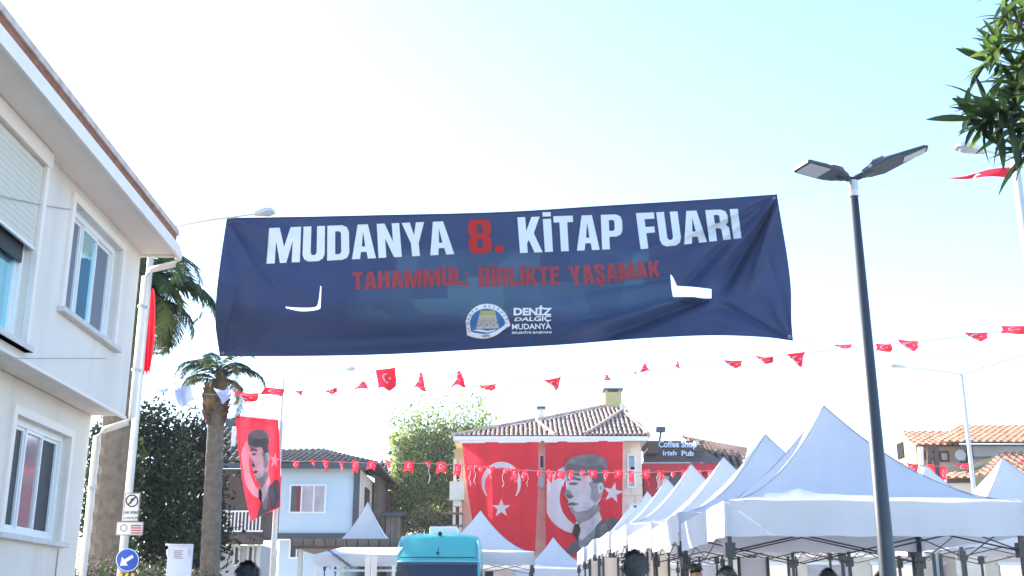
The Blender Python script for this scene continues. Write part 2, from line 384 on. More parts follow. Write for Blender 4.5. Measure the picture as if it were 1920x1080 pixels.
# ================================================================ WHITE HOUSE on the left
HD = Vector((-.030, 1, 0)).normalized(); HN = Vector((HD.y, -HD.x, 0)); HC = Vector((-4.86, 14.05, 0))
HM = Matrix((( -HD.x, HN.x, 0, HC.x), (-HD.y, HN.y, 0, HC.y), (0, 0, 1, 0), (0, 0, 0, 1)))   # (s towards camera, o outwards, z)
def hw(px, py, o):                         # pixel on the wall plane at offset o -> (s, z)
    xr = (px - 960) / FPX; yr = (540 - py) / FPX; d = Vector((xr, cp - yr * sp, sp + yr * cp))
    p0 = HC + HN * o; t = p0.dot(HN) / d.dot(HN); p = d * t
    return (-(p - p0).dot(HD), CH + p.z)
house = thing('white_house', 'two-storey white rendered house with deep eaves at the left edge of the street', 'house', (HC.x - 2, 9, 0))
ZO, ZS, GO = 3.78, 5.92, -.42              # underside of the upper storey, soffit level, ground wall offset
SL = 15.0
def hbox(name, a, c, m, parent=house, bevel=0):
    b = MB(); (b.bev(a, c, bevel, 0, HM) if bevel else b.box(a, c, 0, HM)); return b.build(name, m, parent)
def wall_with_holes(name, o, th, s0, s1, z0, z1, holes, m):
    b = MB(); ss = sorted({s0, s1, *[h[0] for h in holes], *[h[1] for h in holes]})
    for a, c in zip(ss, ss[1:]):
        hs = sorted([h for h in holes if h[0] <= a + 1e-6 and h[1] >= c - 1e-6], key=lambda h: h[2]); z = z0
        for h in hs:
            if h[2] > z: b.box((a, o - th, z), (c, o, h[2]), 0, HM)
            z = h[3]
        if z < z1: b.box((a, o - th, z), (c, o, z1), 0, HM)
    return b.build(name, m, house)
# openings: (s0, s1, z0, z1)
s_a, zt = hw(228, 470, 0); s_b, _ = hw(138, 382, 0); _, zb = hw(172, 624, 0)
W1 = (s_a + .02, s_b, zb + .02, min(zt, ZS - .1))
s_a, zt2 = hw(130, 820, GO); s_b, _ = hw(28, 775, GO); _, zb2 = hw(60, 1008, GO)
W2 = (s_a, s_b, zb2, zt2)
s_c, _ = hw(56, 560, 0); _, zb3 = hw(30, 640, 0)
W3 = (s_c + .1, s_c + 3.6, zb3, ZS - .19)
wall_with_holes('wall', 0, .25, 0, SL, ZO, ZS, [W1, W3], M['white_wall'])
wall_with_holes('wall', GO, .25, 0, SL, -.2, ZO - .003, [W2, (W2[1] + 3.2, W2[1] + 4.6, W2[2], W2[3])], M['cream_wall'])
b = MB(); b.box((0.003, -7, -.2), (.25, GO - .25, ZO - .003), 0, HM); b.build('wall', M['cream_wall'], house)
b = MB(); b.box((0.003, -7, ZO), (.25, -.25, ZS), 0, HM); b.build('wall', M['white_wall'], house)
b = MB(); b.box((.0, GO + .002, ZO + .001), (SL, -.252, ZO + .05), 0, HM); b.build('floor_slab', M['cream_wall'], house)
b = MB(); b.box((0.25, -6.9, -.2), (SL, -6.7, ZS), 0, HM); b.build('wall', M['white_wall'], house)
b = MB(); b.box((SL, -7, -.2), (SL+.2, 0, ZS), 0, HM); b.build('wall', M['white_wall'], house)
hbox('overhang_edge', (-.01, -.03, ZO - .035), (SL, .012, ZO - .002), M['fascia'])
hbox('soffit', (-.02, -6.9, ZS + .002), (SL, .46, ZS + .05), M['soffit'])
hbox('fascia', (-.02, .46, ZS - .03), (SL, .50, ZS + .12), M['fascia'])
hbox('fascia', (-.055, -6.9, ZS - .03), (-.022, .50, ZS + .12), M['fascia'])
b = MB(); b.box((-.03, .30, ZS + .122), (SL, .440, ZS + .265), 0, HM); b.build('eave_gap_strip', M['rust_shadow'], house)  # recessed brown strip; tile ends and shadow gap put into its colour
b = MB(); b.bev((-.06, .25, ZS + .267), (SL, .465, ZS + .345), .012, 0, HM); b.build('eave_lip', M['lip'], house)
# barrel tiles, one object each, along the eave (two courses)
tl = MB()
for k in range(5):
    a0 = math.pi * k / 5; a1 = math.pi * (k + 1) / 5
    tl.add([(.085*math.cos(a), y, .05*math.sin(a) + z) for a in (a0, a1) for y, z in ((0, 0), (-.42, .115))], [(0,1,3,2)])
    tl.add([(r*math.cos(a), 0, r*.6*math.sin(a)) for a in (a0, a1) for r in (.085, .066)], [(0,1,3,2)])
tme = tl.build('roof_tile', M['terracotta'], None, local=True); tdat = tme.data; bpy.data.objects.remove(tme)
hrot = math.atan2(HN.y, HN.x) - math.pi / 2
ri = rootmat(house).inverted(); i = 0; s = .04
while s < 13:
    for c_ in range(2):
        o = link('roof_tile', tdat, house); p = HM @ Vector((s + rnd.uniform(-.006, .006), .385 - c_ * .36, ZS + .335 + c_ * .105))
        o.matrix_local = ri @ Matrix.Translation(p) @ Matrix.Rotation(hrot + rnd.uniform(-.02, .02), 4, 'Z')
    s += .185
b = MB(); b.add([HM @ Vector(p) for p in ((-.05, .40, ZS+.353), (SL, .40, ZS+.353), (SL, -3.2, ZS+1.45), (2.6, -3.2, ZS+1.45), (-.05, -6.9, ZS+.36))], [(0,1,2,3), (0,3,4)])
b.build('roof', M['terracotta'], house)
# windows
def house_window(o, Wn, layout, surround=.09, sill=True):
    s0, s1, z0, z1 = Wn; f = MB(); r = .07; q = o - .09
    f.box((s0, q - .05, z0), (s0 + r, q + .02, z1), 0, HM); f.box((s1 - r, q - .05, z0), (s1, q + .02, z1), 0, HM)
    f.box((s0 + r, q - .05, z0), (s1 - r, q + .02, z0 + r), 0, HM); f.box((s0 + r, q - .05, z1 - r), (s1 - r, q + .02, z1), 0, HM)
    win = f.build('window', M['upvc'], house)
    n = len(layout); w = (s1 - s0 - 2*r) / n
    for i, mm in enumerate(layout):
        a = s0 + r + i * w; c = a + w; t = .035
        g = MB(); e = -.012 if i == n // 2 else -.03; e += q
        g.box((a+.002, e-.02, z0+r), (a+t, e+.02, z1-r), 0, HM); g.box((c-t, e-.02, z0+r), (c-.002, e+.02, z1-r), 0, HM)
        g.box((a+t, e-.02, z0+r), (c-t, e+.02, z0+r+t), 0, HM); g.box((a+t, e-.02, z1-r-t), (c-t, e+.02, z1-r), 0, HM)
        g.build('sash', M['upvc'], win)
        p = MB(); p.box((a+t, e-.012, z0+r+t), (c-t, e-.004, z1-r-t), 0, HM); p.build('pane', M[mm], win)
    if surround:
        u = MB(); k = surround
        u.box((s0-k, o+.001, z0-.0), (s0, o+.035, z1+k), 0, HM); u.box((s1, o+.001, z0), (s1+k, o+.035, z1+k), 0, HM)
        u.box((s0, o+.001, z1), (s1, o+.035, z1+k), 0, HM); u.build('surround', M['fascia'], win)
    if sill:
        u = MB(); u.bev((s0-.14, o-.08, z0-.06), (s1+.14, o+.09, z0-.002), .008, 0, HM); u.build('sill', M['sill'], win)
    return win
house_window(0, W1, ['grey_screen', 'mirror_glass', 'grey_screen'])
house_window(GO, W2, ['dark_glass', 'room_glass', 'dark_glass'])
house_window(GO, (W2[1] + 3.2, W2[1] + 4.6, W2[2], W2[3]), ['dark_glass', 'mirror_glass', 'dark_glass'])
big = house_window(0, W3, ['mirror_glass', 'mirror_glass'], surround=0)
b = MB(); b.box((W3[0]+.07, -.075, hw(60, 500, 0)[1]), (W3[1]-.07, -.055, ZS - .3), 0, HM); b.build('dark_interior_strip', M['dark_glass'], big)  # dark strip added for the shaded interior below the shutter
# roller shutter half way down over the big window, box under the soffit
zsh = hw(60, 470, .0)[1]
hbox('shutter_box', (W3[0]-.1, .002, ZS - .17), (W3[1]+.1, .075, ZS - .004), M['fascia'], bevel=.01)
sw = MB(); zz = zsh; k = 0
n_sl = int((ZS - .20 - zsh) / .06)
slat = MB(); slat.bev((W3[0]+.01, .004, 0), (W3[1]-.01, .022, .058), .004, 0, HM); so_ = slat.build('slat', M['shutter'], big); sd = so_.data; bpy.data.objects.remove(so_)
for k in range(n_sl):
    o = link('slat', sd, big); o.location = (0, 0, zsh + .03 + k * .06)
hbox('bottom_rail', (W3[0]+.01, .0, zsh), (W3[1]-.01, .03, zsh + .028), M['upvc'])
for s in (W3[0]-.08, W3[1]):
    hbox('shutter_guide', (s, .002, W3[2]), (s + .08, .06, ZS - .172), M['fascia'])
hbox('sill', (W3[0]-.14, .002, W3[2]-.06), (W3[1]+.14, .08, W3[2]-.002), M['sill'])
# downpipe: from the eave corner back to the wall, down the upper storey, under it and down the ground wall
def hp(s, o, z): return HM @ Vector((s, o, z))
b = MB(); b.tube([hp(-.11,.46,ZS+.08), hp(-.11,.46,ZS-.04), hp(-.11,.42,ZS-.10), hp(-.11,.12,ZS-.18), hp(-.11,.05,ZS-.28), hp(-.11,.05,ZO+.02), hp(-.11,.0,ZO-.06), hp(-.10,GO+.14,ZO-.16), hp(-.10,GO+.06,ZO-.24), hp(-.10,GO+.06,.1)], .042, 10)
b.build('downpipe', M['fascia'], house, smooth=True)
for z in (ZS - .7, ZO + .6, ZO - .9, 1.7):
    o_ = .05 if z > ZO else GO + .06
    b = MB(); b.tube([hp(-.11, o_, z), hp(-.11, o_, z + .03)], .062, 10); b.build('pipe_bracket', M['steel'], house)
b = MB(); b.tube([hp(W2[0] - .02, GO + .008, W2[2] - .08), hp(W2[0] - .0, GO + .008, .1)], .008, 5); b.build('cable', M['rope'], house)
# thin service cable crossing the upper wall
p0 = hp(*[0.1, .25, PZ(392, 13.9)]); b = MB()
A = at(275, 394, 14.3); B_ = at(-60, 352, 9.0)
b.tube([A.lerp(B_, t) + Vector((0, 0, -.10 * math.sin(math.pi * t))) for t in [i / 14 for i in range(15)]], .005, 5)
tag(b.build('overhead_cable', M['rope']), 'thin grey cable crossing in front of the white upper wall under the eave', 'cable')
A = at(245, 672, 14.3); B_ = at(-60, 672, 9.0); b = MB()
b.tube([A.lerp(B_, t) for t in [i / 8 for i in range(9)]], .004, 5)
tag(b.build('overhead_cable', M['rope']), 'thin lower cable crossing the white wall above the overhang edge', 'cable')

# ================================================================ roof tiling for the far buildings (joined: too small to pick apart)
def tiled(b, poly, pitch=.24, r=.09, course=.42, m=0):
    P = [Vector(p) for p in poly]; o = P[0]; e = (P[1] - P[0]).normalized()
    nrm = (P[1] - P[0]).cross(P[-1] - P[0]).normalized()
    if nrm.z < 0: nrm = -nrm
    sdir = nrm.cross(e).normalized()
    if (P[-1] - P[0]).dot(sdir) < 0: sdir = -sdir
    q = [((p - o).dot(e), (p - o).dot(sdir)) for p in P]
    x = min(p[0] for p in q) + pitch / 2; xm = max(p[0] for p in q)
    b.add([p - nrm * .01 for p in P], [tuple(range(len(P)))], 1)
    while x < xm:
        ysx = []
        for i in range(len(q)):
            (xa, ya), (xb, yb) = q[i], q[(i+1) % len(q)]
            if (xa - x) * (xb - x) < 0: ysx.append(ya + (yb - ya) * (x - xa) / (xb - xa))
        if len(ysx) >= 2:
            y, y1 = min(ysx), max(ysx)
            while y < y1 - .05:
                ye = min(y + course, y1); jx = rnd.uniform(-.012, .012)
                ring = []
                for yy, lift in ((y, .035), (ye, .005)):
                    for k in range(5):
                        a = math.pi * k / 4
                        ring.append(o + e * (x + jx + r * math.cos(a)) + sdir * yy + nrm * (r * math.sin(a) * .9 + lift))
                b.add(ring, [(k, k+1, 5+k+1, 5+k) for k in range(4)] + [(0,1,2,3,4)], m)
                y = ye
        x += pitch

def front_window(parent, px0, py0, px1, py1, Y, panes=2, frame=None, glass_='far_glass', curtain=None, depth=.12, fr=.07):
    a = at(px0, py1, Y); c = at(px1, py0, Y); x0, x1, z0, z1 = a.x, c.x, a.z, c.z
    frame = frame or M['upvc']; f = MB(); y0 = Y - .06; y1 = Y + .02
    f.box((x0, y0, z0), (x0+fr, y1, z1)); f.box((x1-fr, y0, z0), (x1, y1, z1))
    f.box((x0+fr, y0, z0), (x1-fr, y1, z0+fr)); f.box((x0+fr, y0, z1-fr), (x1-fr, y1, z1))
    for i in range(1, panes):
        x = x0 + (x1 - x0) * i / panes; f.box((x-.03, y0, z0+fr), (x+.03, y1, z1-fr))
    w = f.build('window', frame, parent)
    for i in range(panes):
        xa = x0 + (x1-x0)*i/panes + (fr if i == 0 else .03); xb = x0 + (x1-x0)*(i+1)/panes - (fr if i == panes-1 else .03)
        p = MB(); p.box((xa, Y-.035, z0+fr), (xb, Y-.028, z1-fr))
        mm = glass_ if isinstance(glass_, str) else glass_[i]
        p.build('pane', M[mm], w)
    return w

# ================================================================ BLUE HOUSE (left of centre)
YB = 45.0
bh = thing('blue_house', 'pale blue two-storey house with dark trim and brown tiled roof behind the flagpole', 'house', (PXX(600, 950, YB), YB, .5))
xl = PXX(524, 930, YB); xr_ = PXX(663, 930, YB); z0, z1 = PZ(1000, YB), PZ(872, YB)
b = MB(); b.box((xl, YB, z0), (xr_, YB + 9, z1)); b.build('wall', M['blue_wall'], bh)
b = MB(); b.box((xr_, YB - .12, z0 - .22), (xr_ + .22, YB + .1, z1)); b.box((xl - .1, YB - .12, z0 - .22), (xr_, YB + .1, z0)); b.build('trim', M['dark_trim'], bh)
b = MB(); b.box((xr_ + .003, YB + .1, z0), (xr_ + .1, YB + 8.9, z1 - .05)); b.build('side_cladding', M['white_wall'], bh)
for yy in (47.5, 50.5):
    b = MB(); b.box((xr_ + .1, yy, z0 + .6), (xr_ + .16, yy + 1.3, z1 - .6)); b.build('window', M['dark_glass'], bh)
b = MB(); b.box((xl, YB + .5, .3), (xr_ - .3, YB + 9, z0 - .22)); b.build('wall', M['blue_wall'], bh)
fw = front_window(bh, 541, 908, 613, 963, YB, 3, glass_=['far_glass', 'p_light', 'p_light'])
w_ = MB(); a = at(556, 958, YB); c = at(566, 913, YB); w_.box((a.x, YB - .05, a.z), (c.x, YB - .037, c.z)); w_.build('curtain', M['red_dull'], fw)
front_window(bh, 541, 1004, 573, 1048, YB + .5, 2, glass_='dark_glass')
ez = z1 + .02; b = MB()
e0 = Vector((xl - 3.2, YB - .6, ez)); e1 = Vector((xr_ + .9, YB - .6, ez)); rz = ez + 1.0
r0 = Vector((xl - 2.2, YB + 3.5, rz)); r1 = Vector((xl + .9, YB + 4.2, rz)); e2 = Vector((xr_ + .9, YB + 9.4, ez))
tiled(b, [e0, e1, r1, r0]); tiled(b, [e1, e2, r1 + Vector((.0, 1.0, 0)), r1]); b.build('roof_tiles', [M['terra_dark'], M['p_black']], bh, kind='stuff')
b = MB(); b.box((e0.x, e0.y - .02, ez - .22), (e1.x, e0.y + .1, ez - .01)); b.build('eave_board', M['dark_trim'], bh)
# timber house further left, balcony with white rail
YT = 38.0
th = thing('timber_house', 'dark brown timber house with white balcony rail behind the second palm trunk', 'house', (PXX(440, 980, YT), YT + 2, .5))
xl = PXX(330, 930, YT); xr_ = PXX(480, 930, YT)
zt = PZ(868, YT); zd = PZ(1000, YT)
b = MB(); b.box((xl, YT + 1.6, zd), (xr_, YT + 4, zt)); b.build('wall', M['brown'], th)
b = MB(); b.box((xl, YT + 1.6, .3), (xr_, YT + 4, zd - .3)); b.build('wall', M['grey_wall'], th)
b = MB(); b.box((xl, YT, zd - .28), (xr_, YT + 1.6, zd - .05)); b.build('balcony_floor', M['brown'], th)
b = MB(); e0 = Vector((xl, YT - .3, zt)); e1 = Vector((xr_ + .4, YT - .3, zt)); tiled(b, [e0, e1, Vector((xr_ - 1.2, YT + 3.2, zt + 1.7)), Vector((xl, YT + 3.2, zt + 1.7))]); b.build('roof_tiles', [M['terra_dark'], M['p_black']], th, kind='stuff')
rw = th
b = MB(); zr = PZ(957, YT); b.box((xl, YT + .02, zr - .05), (PXX(492, 957, YT), YT + .08, zr)); b.box((xl, YT + .02, zd + .05), (PXX(492, 990, YT), YT + .08, zd + .1)); b.build('handrail', M['fascia'], th)
bal = MB(); bal.box((-.02, -.02, 0), (.02, .02, zr - zd - .15)); bo = bal.build('baluster', M['fascia'], None, local=True); bd = bo.data; bpy.data.objects.remove(bo)
x = PXX(405, 980, YT)
while x < PXX(492, 980, YT):
    o = link('baluster', bd, th); o.location = (x - th.location.x, YT + .05 - th.location.y, zd + .1 - th.location.z); x += .12
b = MB(); a = at(432, 862, YT + 1); b.box((a.x, YT + .9, a.z - .1), (a.x + .14, YT + 1.04, PZ(800, YT + 1))); b.build('post', M['fascia'], th)
for (q0, q1, w0, w1) in ((436, 452, 1022, 1062), (462, 478, 1022, 1062), (480, 490, 1022, 1066)):
    front_window(th, q0, w0, q1, w1, YT + 1.58, 1, frame=M['galv'], glass_='dark_glass')
b = MB(); b.box((PXX(415, 860, YT + 3), YT + 3.2, zt + 1.2), (PXX(443, 800, YT + 3), YT + 6, PZ(784, YT + 3.2))); b.build('dormer', M['dark_trim'], th)
# brown narrow wooden buildings between the blue house and the green tree
for i, (x0, x1, yt, Y, mm, lb) in enumerate(((700, 714, 893, 50, 'brown_pale', 'narrow weathered timber shed wall beside the blue house side wall'), (712, 732, 920, 52, 'brown', 'tall dark brown wooden shed left of the green willow tree'), (724, 752, 968, 48, 'brown_pale', 'low grey-brown kiosk with flat cap beside the green willow tree'))):
    k = thing('shed', lb, 'shed', (PXX((x0+x1)/2, 980, Y), Y + 1.5, .5))
    xa, xb, zt = PXX(x0, 950, Y), PXX(x1, 950, Y), PZ(yt, Y)
    n = max(2, int((xb - xa) / .2)); 
    for j in range(n):
        b = MB(); b.box((xa + (xb-xa)*j/n + .01, Y, .4), (xa + (xb-xa)*(j+1)/n - .01, Y + .05 + .02*(j % 2), zt)); b.build('plank', M[mm], k)
    b = MB(); b.box((xa + .02, Y + .08, .4), (xb - .02, Y + 3, zt)); b.build('wall', M[mm], k)
    b = MB()
    if i < 2: tiled(b, [(xa - .5, Y - .5, zt), (xb + .4, Y - .5, zt), (xb, Y + 1.5, zt + .8), (xa, Y + 1.5, zt + .8)], .26)
    else: b.box((xa - .15, Y - .3, zt), (xb + .2, Y + 3.1, zt + .14))
    b.build('roof', [M['terra_dark'] if i < 2 else M['dark_trim'], M['p_black']], k)
# flat brown canopy in front of the blue house
YC = 26.5
k = thing('market_canopy', 'long flat brown canopy roof on posts below the blue house', 'canopy', (PXX(650, 1020, YC), YC, .5))
a = at(548, 1012, YC); c = at(752, 1012, YC)
for j in range(10):
    b = MB(); xa = a.x + (c.x - a.x) * j / 10; xb = a.x + (c.x - a.x) * (j + 1) / 10
    b.box((xa + .01, YC, PZ(1027, YC)), (xb - .01, YC + 3, PZ(1010, YC))); b.build('panel', M['brown_pale'], k)
b = MB(); b.box((a.x, YC - .06, PZ(1029, YC)), (c.x, YC - .003, PZ(1024, YC))); b.build('edge_board', M['brown'], k)
for px in (560, 640, 740):
    b = MB(); x = PXX(px, 1040, YC); b.box((x - .05, YC + .2, .45), (x + .05, YC + .3, PZ(1028, YC))); b.build('post', M['galv'], k)

# ================================================================ CREAM HOUSE (centre) that carries the two big flags
YM = 48.0
ch = thing('cream_house', 'cream stone house with weathered tiled hip roof and two large flags on its front', 'house', (PXX(1030, 1000, YM), YM, .5))
xl = PXX(868, 900, YM); xr_ = PXX(1203, 900, YM); ze = PZ(829, YM)
b = MB(); b.box((xl, YM, .3), (xr_, YM + 11, ze)); b.build('wall', M['stone'], ch)
b = MB(); b.box((PXX(850, 829, YM - .7), YM - .7, ze + .002), (PXX(1216, 829, YM - .7), YM + 11.5, ze + .10)); b.build('soffit', M['fascia'], ch)
b = MB(); b.box((PXX(850, 829, YM - .7), YM - .76, ze - .05), (PXX(1216, 829, YM - .7), YM - .702, ze + .14)); b.build('eave_board', M['fascia'], ch)
yE = YM - .75; xA = PXX(848, 826, yE); xB = PXX(1218, 826, yE); zE = ze + .14
def V(px, py, Y): return at(px, py, Y)
pk = V(1160, 757, yE + 6.0); pk2 = V(1016, 789, yE + 4.0); wg = V(1003, 789, yE + 3.0)
b = MB()
ml = Vector((V(1040, 826, yE).x, yE, zE))
tiled(b, [(xA, yE, zE), tuple(ml), tuple(wg)], .20, .062)                              # left hip wing, front
n_ = (Vector((xB, yE, zE)) - ml).cross(pk - ml); o_ = Vector((0, 0, CH)); d_ = at(1010, 789, 1.0) - o_
pk2 = o_ + d_ * ((ml - o_).dot(n_) / d_.dot(n_))
tiled(b, [tuple(ml + Vector((-.2, 0, .0))), (xB, yE, zE), tuple(pk), tuple(pk2)], .20, .062)
tiled(b, [(xB, yE, zE), (xB, yE + 12, zE), tuple(pk)], .20, .062)
tiled(b, [(xA, yE + 9, zE), (xA, yE, zE), tuple(wg), tuple(pk2)], .20, .062)
fp = V(1167, 772, yE + 2.6); pl = V(1098, 828, yE - .05); pr = V(1216, 826, yE - .05)
tiled(b, [(pl.x, yE - .04, zE + .05), (pr.x, yE - .04, zE + .05), (fp.x, fp.y, fp.z)], .20, .062)
b.build('roof_tiles', [M['terra_old'], M['tile_gap']], ch, kind='stuff')
b = MB()
for A_, B2 in ((Vector((xB, yE, zE)), pk), (pk, pk2), (wg, ml), (Vector((xA, yE, zE)), wg), (Vector((pl.x, yE, zE + .05)), fp), (fp, Vector((pr.x, yE, zE+.05)))):
    b.tube([A_ + Vector((0, 0, .06)), B2 + Vector((0, 0, .08))], .075, 6)
b.build('ridge_tiles', M['terra_old'], ch)
def chimney(px0, px1, pyt, pyb, Y, cap, name='chimney', m='stone', d=None, capm='dark_trim'):
    a = at(px0, pyb, Y); c = at(px1, pyt, Y); w = c.x - a.x
    b = MB(); b.box((a.x, Y, a.z - .6), (c.x, Y + (d or w), c.z - cap)); o = b.build(name, M[m], ch)
    b = MB(); b.box((a.x - .08, Y - .08, c.z - cap * .35), (c.x + .08, Y + (d or w) + .08, c.z)); b.build('cap', M[capm], o)
    for xx in (a.x + .04, c.x - .12):
        b = MB(); b.box((xx, Y + .03, c.z - cap), (xx + .08, Y + .13, c.z - cap * .35)); b.build('cap_leg', M[m], o)
chimney(1135, 1165, 728, 762, yE + 5.2, .18, m='yellow_wall')
chimney(1010, 1020, 762, 792, yE + 3.6, .3, m='white_wall')
b = MB(); b.box((PXX(1165, 800, yE + 4), yE + 4, PZ(800, yE + 4)), (PXX(1172, 800, yE + 4), yE + 4.3, PZ(757, yE + 4))); b.build('vent_pipe', M['galv'], ch)
front_window(ch, 1176, 852, 1192, 884, YM, 1)
front_window(ch, 1176, 890, 1192, 915, YM, 1)
front_window(ch, 1010, 852, 1022, 880, YM, 1, glass_='dark_glass')
front_window(ch, 1008, 888, 1021, 914, YM, 1)
front_window(ch, 1180, 945, 1200, 985, YM, 1)
for yy in (842, 925, 1000):
    b = MB(); b.box((xl - .02, YM - .05, PZ(yy + 4, YM)), (xr_ + .02, YM - .002, PZ(yy, YM))); b.build('string_course', M['stone'], ch)
n_st = 0                                       # corner quoins
z = 1.0; j = 0
while z < ze - .5:
    for sd_, xx in ((1, xr_),):
        w = .45 if j % 2 else .28
        b = MB(); b.box((xx - w, YM - .035, z), (xx + .02, YM - .003, z + .36)); b.build('stone', M['stone'], ch)
    z += .4; j += 1
# balcony and timber lean-to on its left side
b = MB(); b.box((PXX(851, 840, YM), YM + .3, PZ(862, YM)), (xl - .002, YM + 2.6, PZ(840, YM))); b.build('bay', M['yellow_wall'], ch)
for px in (852, 864):
    b = MB(); x = PXX(px, 930, YM - .3); b.box((x - .06, YM - .3, .4), (x + .06, YM - .18, PZ(862, YM))); b.build('post', M['stone'], ch)
for py in (936, 962, 985):
    b = MB(); b.box((PXX(838, py, YM), YM - .35, PZ(py + 4, YM)), (PXX(868, py, YM), YM + 1.8, PZ(py, YM))); b.build('rail', M['brown_pale'], ch)
b = MB(); b.box((PXX(842, 980, YM), YM + .6, .4), (xl - .003, YM + 2.0, PZ(946, YM))); b.build('lean_to', M['brown_pale'], ch)
b = MB(); c = at(857, 915, YM - 1); b.box((c.x - .3, YM - 1.2, c.z - .5), (c.x + .3, YM - .6, c.z + .25)); b.box((c.x - .16, YM - 1.1, c.z - .75), (c.x + .16, YM - .7, c.z - .502)); b.build('lantern', M['beige'], ch)

# ================================================================ RED PUB and the roofs beside it
YP = 50.0
pb = thing('red_pub', 'dark red pub building with white lettering on its dark tiled roof', 'pub', (PXX(1270, 950, YP), YP, .5))
xl = PXX(1208, 900, YP); xr_ = PXX(1335, 900, YP); ze = PZ(884, YP)
b = MB(); b.box((xl, YP, .3), (xr_ + 3, YP + 8, ze)); b.build('wall', M['red_wall'], pb)
b = MB(); b.box((xl - .1, YP - .5, ze - .05), (xr_ + .4, YP, PZ(868, YP - .5))); b.build('eave_board', M['red_wall'], pb)
z68 = PZ(868, YP - .5)
r = [Vector((xl - .1, YP - .55, z68)), Vector((xr_ + .5, YP - .55, z68)), V(1296, 828, YP + 2.2), V(1214, 828, YP + 2.2)]
b = MB(); b.add([tuple(p) for p in r], [(0,1,2,3)])
b.build('roof', M['terra_dark'], pb)
def pub_surf(px, py):
    n = (r[1] - r[0]).cross(r[3] - r[0]).normalized()
    if n.y > 0: n = -n
    d = at(px, py, 1.0) - Vector((0, 0, CH)); t = (r[0] - Vector((0, 0, CH))).dot(n) / d.dot(n); return Vector((0, 0, CH)) + d * t + n * .06
def slats(px0, px1, py0, py1):
    b = MB()
    for k in range(9):
        y = py0 + (py1 - py0) * k / 9; a = pub_surf(px0, y); c = pub_surf(px1, y)
        b.tube([a, c], .03, 4)
    return b
slats(1212, 1320, 830, 867).build('batten', M['terra_dark'], pb, kind='stuff')
font_print('lettering', 'Coffee Shop', [(1234,829),(1304,829),(1306,846),(1234,846)], pub_surf, .12, M['sign_white'], pb, .035)
font_print('lettering', 'Irish', [(1242,848),(1268,848),(1268,857),(1242,857)], pub_surf, .12, M['sign_white'], pb, .03)
font_print('lettering', 'Pub', [(1277,848),(1300,848),(1300,858),(1277,858)], pub_surf, .12, M['sign_white'], pb, .03)
front_window(pb, 1234, 893, 1260, 918, YP, 2, frame=M['galv'])
front_window(pb, 1297, 888, 1309, 910, YP, 1, glass_='dark_glass')
b = MB(); a = at(1265, 920, YP - .1); b.box((a.x - .18, YP - .3, a.z - .3), (a.x + .18, YP - .06, PZ(890, YP))); b.build('shutter', M['dark_trim'], pb)
b = MB(); a = at(1214, 851, YP - .2); c = at(1232, 828, YP - .2); b.box((a.x, YP - .4, a.z), (c.x, YP + 1.5, c.z)); b.build('chimney', M['brown'], pb)
b = MB(); a = at(1236, 832, YP + 2); c = at(1239, 810, YP + 2); b.tube([a, c], .05, 6); b.box((c.x - .2, YP + 1.8, c.z), (c.x + .2, YP + 2.2, c.z + .22)); b.build('flue', M['dark_trim'], pb)
b = MB(); a = at(1200, 820, YP + 4); c = at(1215, 812, YP + 4); b.box((a.x, YP + 4, a.z - .6), (c.x, YP + 4.6, c.z)); b.build('water_tank', M['dark_trim'], pb)
oh = thing('orange_roof_house', 'house with an orange tiled roof and grey lower slope right of the red pub', 'house', (PXX(1350, 950, 54), 54, .5))
b = MB(); P_ = [V(1318, 862, 52), V(1412, 862, 52), V(1402, 839, 55), V(1278, 818, 55)]
b.add([tuple(p) for p in [V(1312, 842, 52), V(1396, 862, 52), V(1402, 839, 55), V(1276, 817, 55)]], [(0,1,2,3)])
tiled(b, [tuple(p) for p in [V(1312, 842, 52), V(1396, 862, 52), V(1402, 839, 55), V(1276, 817, 55)]], .22, .07)
b.build('roof_tiles', [M['terra_lit'], M['tile_gap2']], oh, kind='stuff')
b = MB(); tiled(b, [tuple(p) for p in [V(1338, 884, 50.8), V(1396, 884, 50.8), V(1388, 858, 52.3), V(1314, 842, 52.3)]], .3); b.build('lower_roof_tiles', [M['terra_dark'], M['p_black']], oh, kind='stuff')
b = MB(); b.box((PXX(1325, 890, 52), 52.5, .3), (PXX(1398, 890, 52), 60, PZ(864, 52.5))); b.build('wall', M['pink_wall'], oh)
b = MB(); b.box((PXX(1304, 850, 51.5), 51.5, PZ(868, 51.5)), (PXX(1312, 850, 51.5), 53, PZ(826, 51.5))); b.build('chimney', M['white_wall'], oh)
# long beige shop front behind the stalls
bs = thing('shop_front', 'low beige shop front seen beneath the tents on the right', 'shop', (14, 40, .5))
b = MB(); b.box((5.2, 40, .3), (26, 46, 3.9)); b.build('wall', M['beige'], bs)
b = MB(); b.box((5.0, 38.6, 3.92), (26.2, 46.2, 4.1)); b.build('flat_roof', M['grey_wall'], bs)
for j in range(9):
    x = 5.8 + j * 2.2
    b = MB(); b.box((x, 39.95, 1.0), (x + 1.5, 39.998, 3.0)); w = b.build('window', M['room_glass'] if j % 2 else M['p_light'], bs)
    b = MB(); b.box((x - .08, 39.9, 3.002), (x + 1.58, 39.996, 3.1)); b.build('frame', M['upvc'], w)

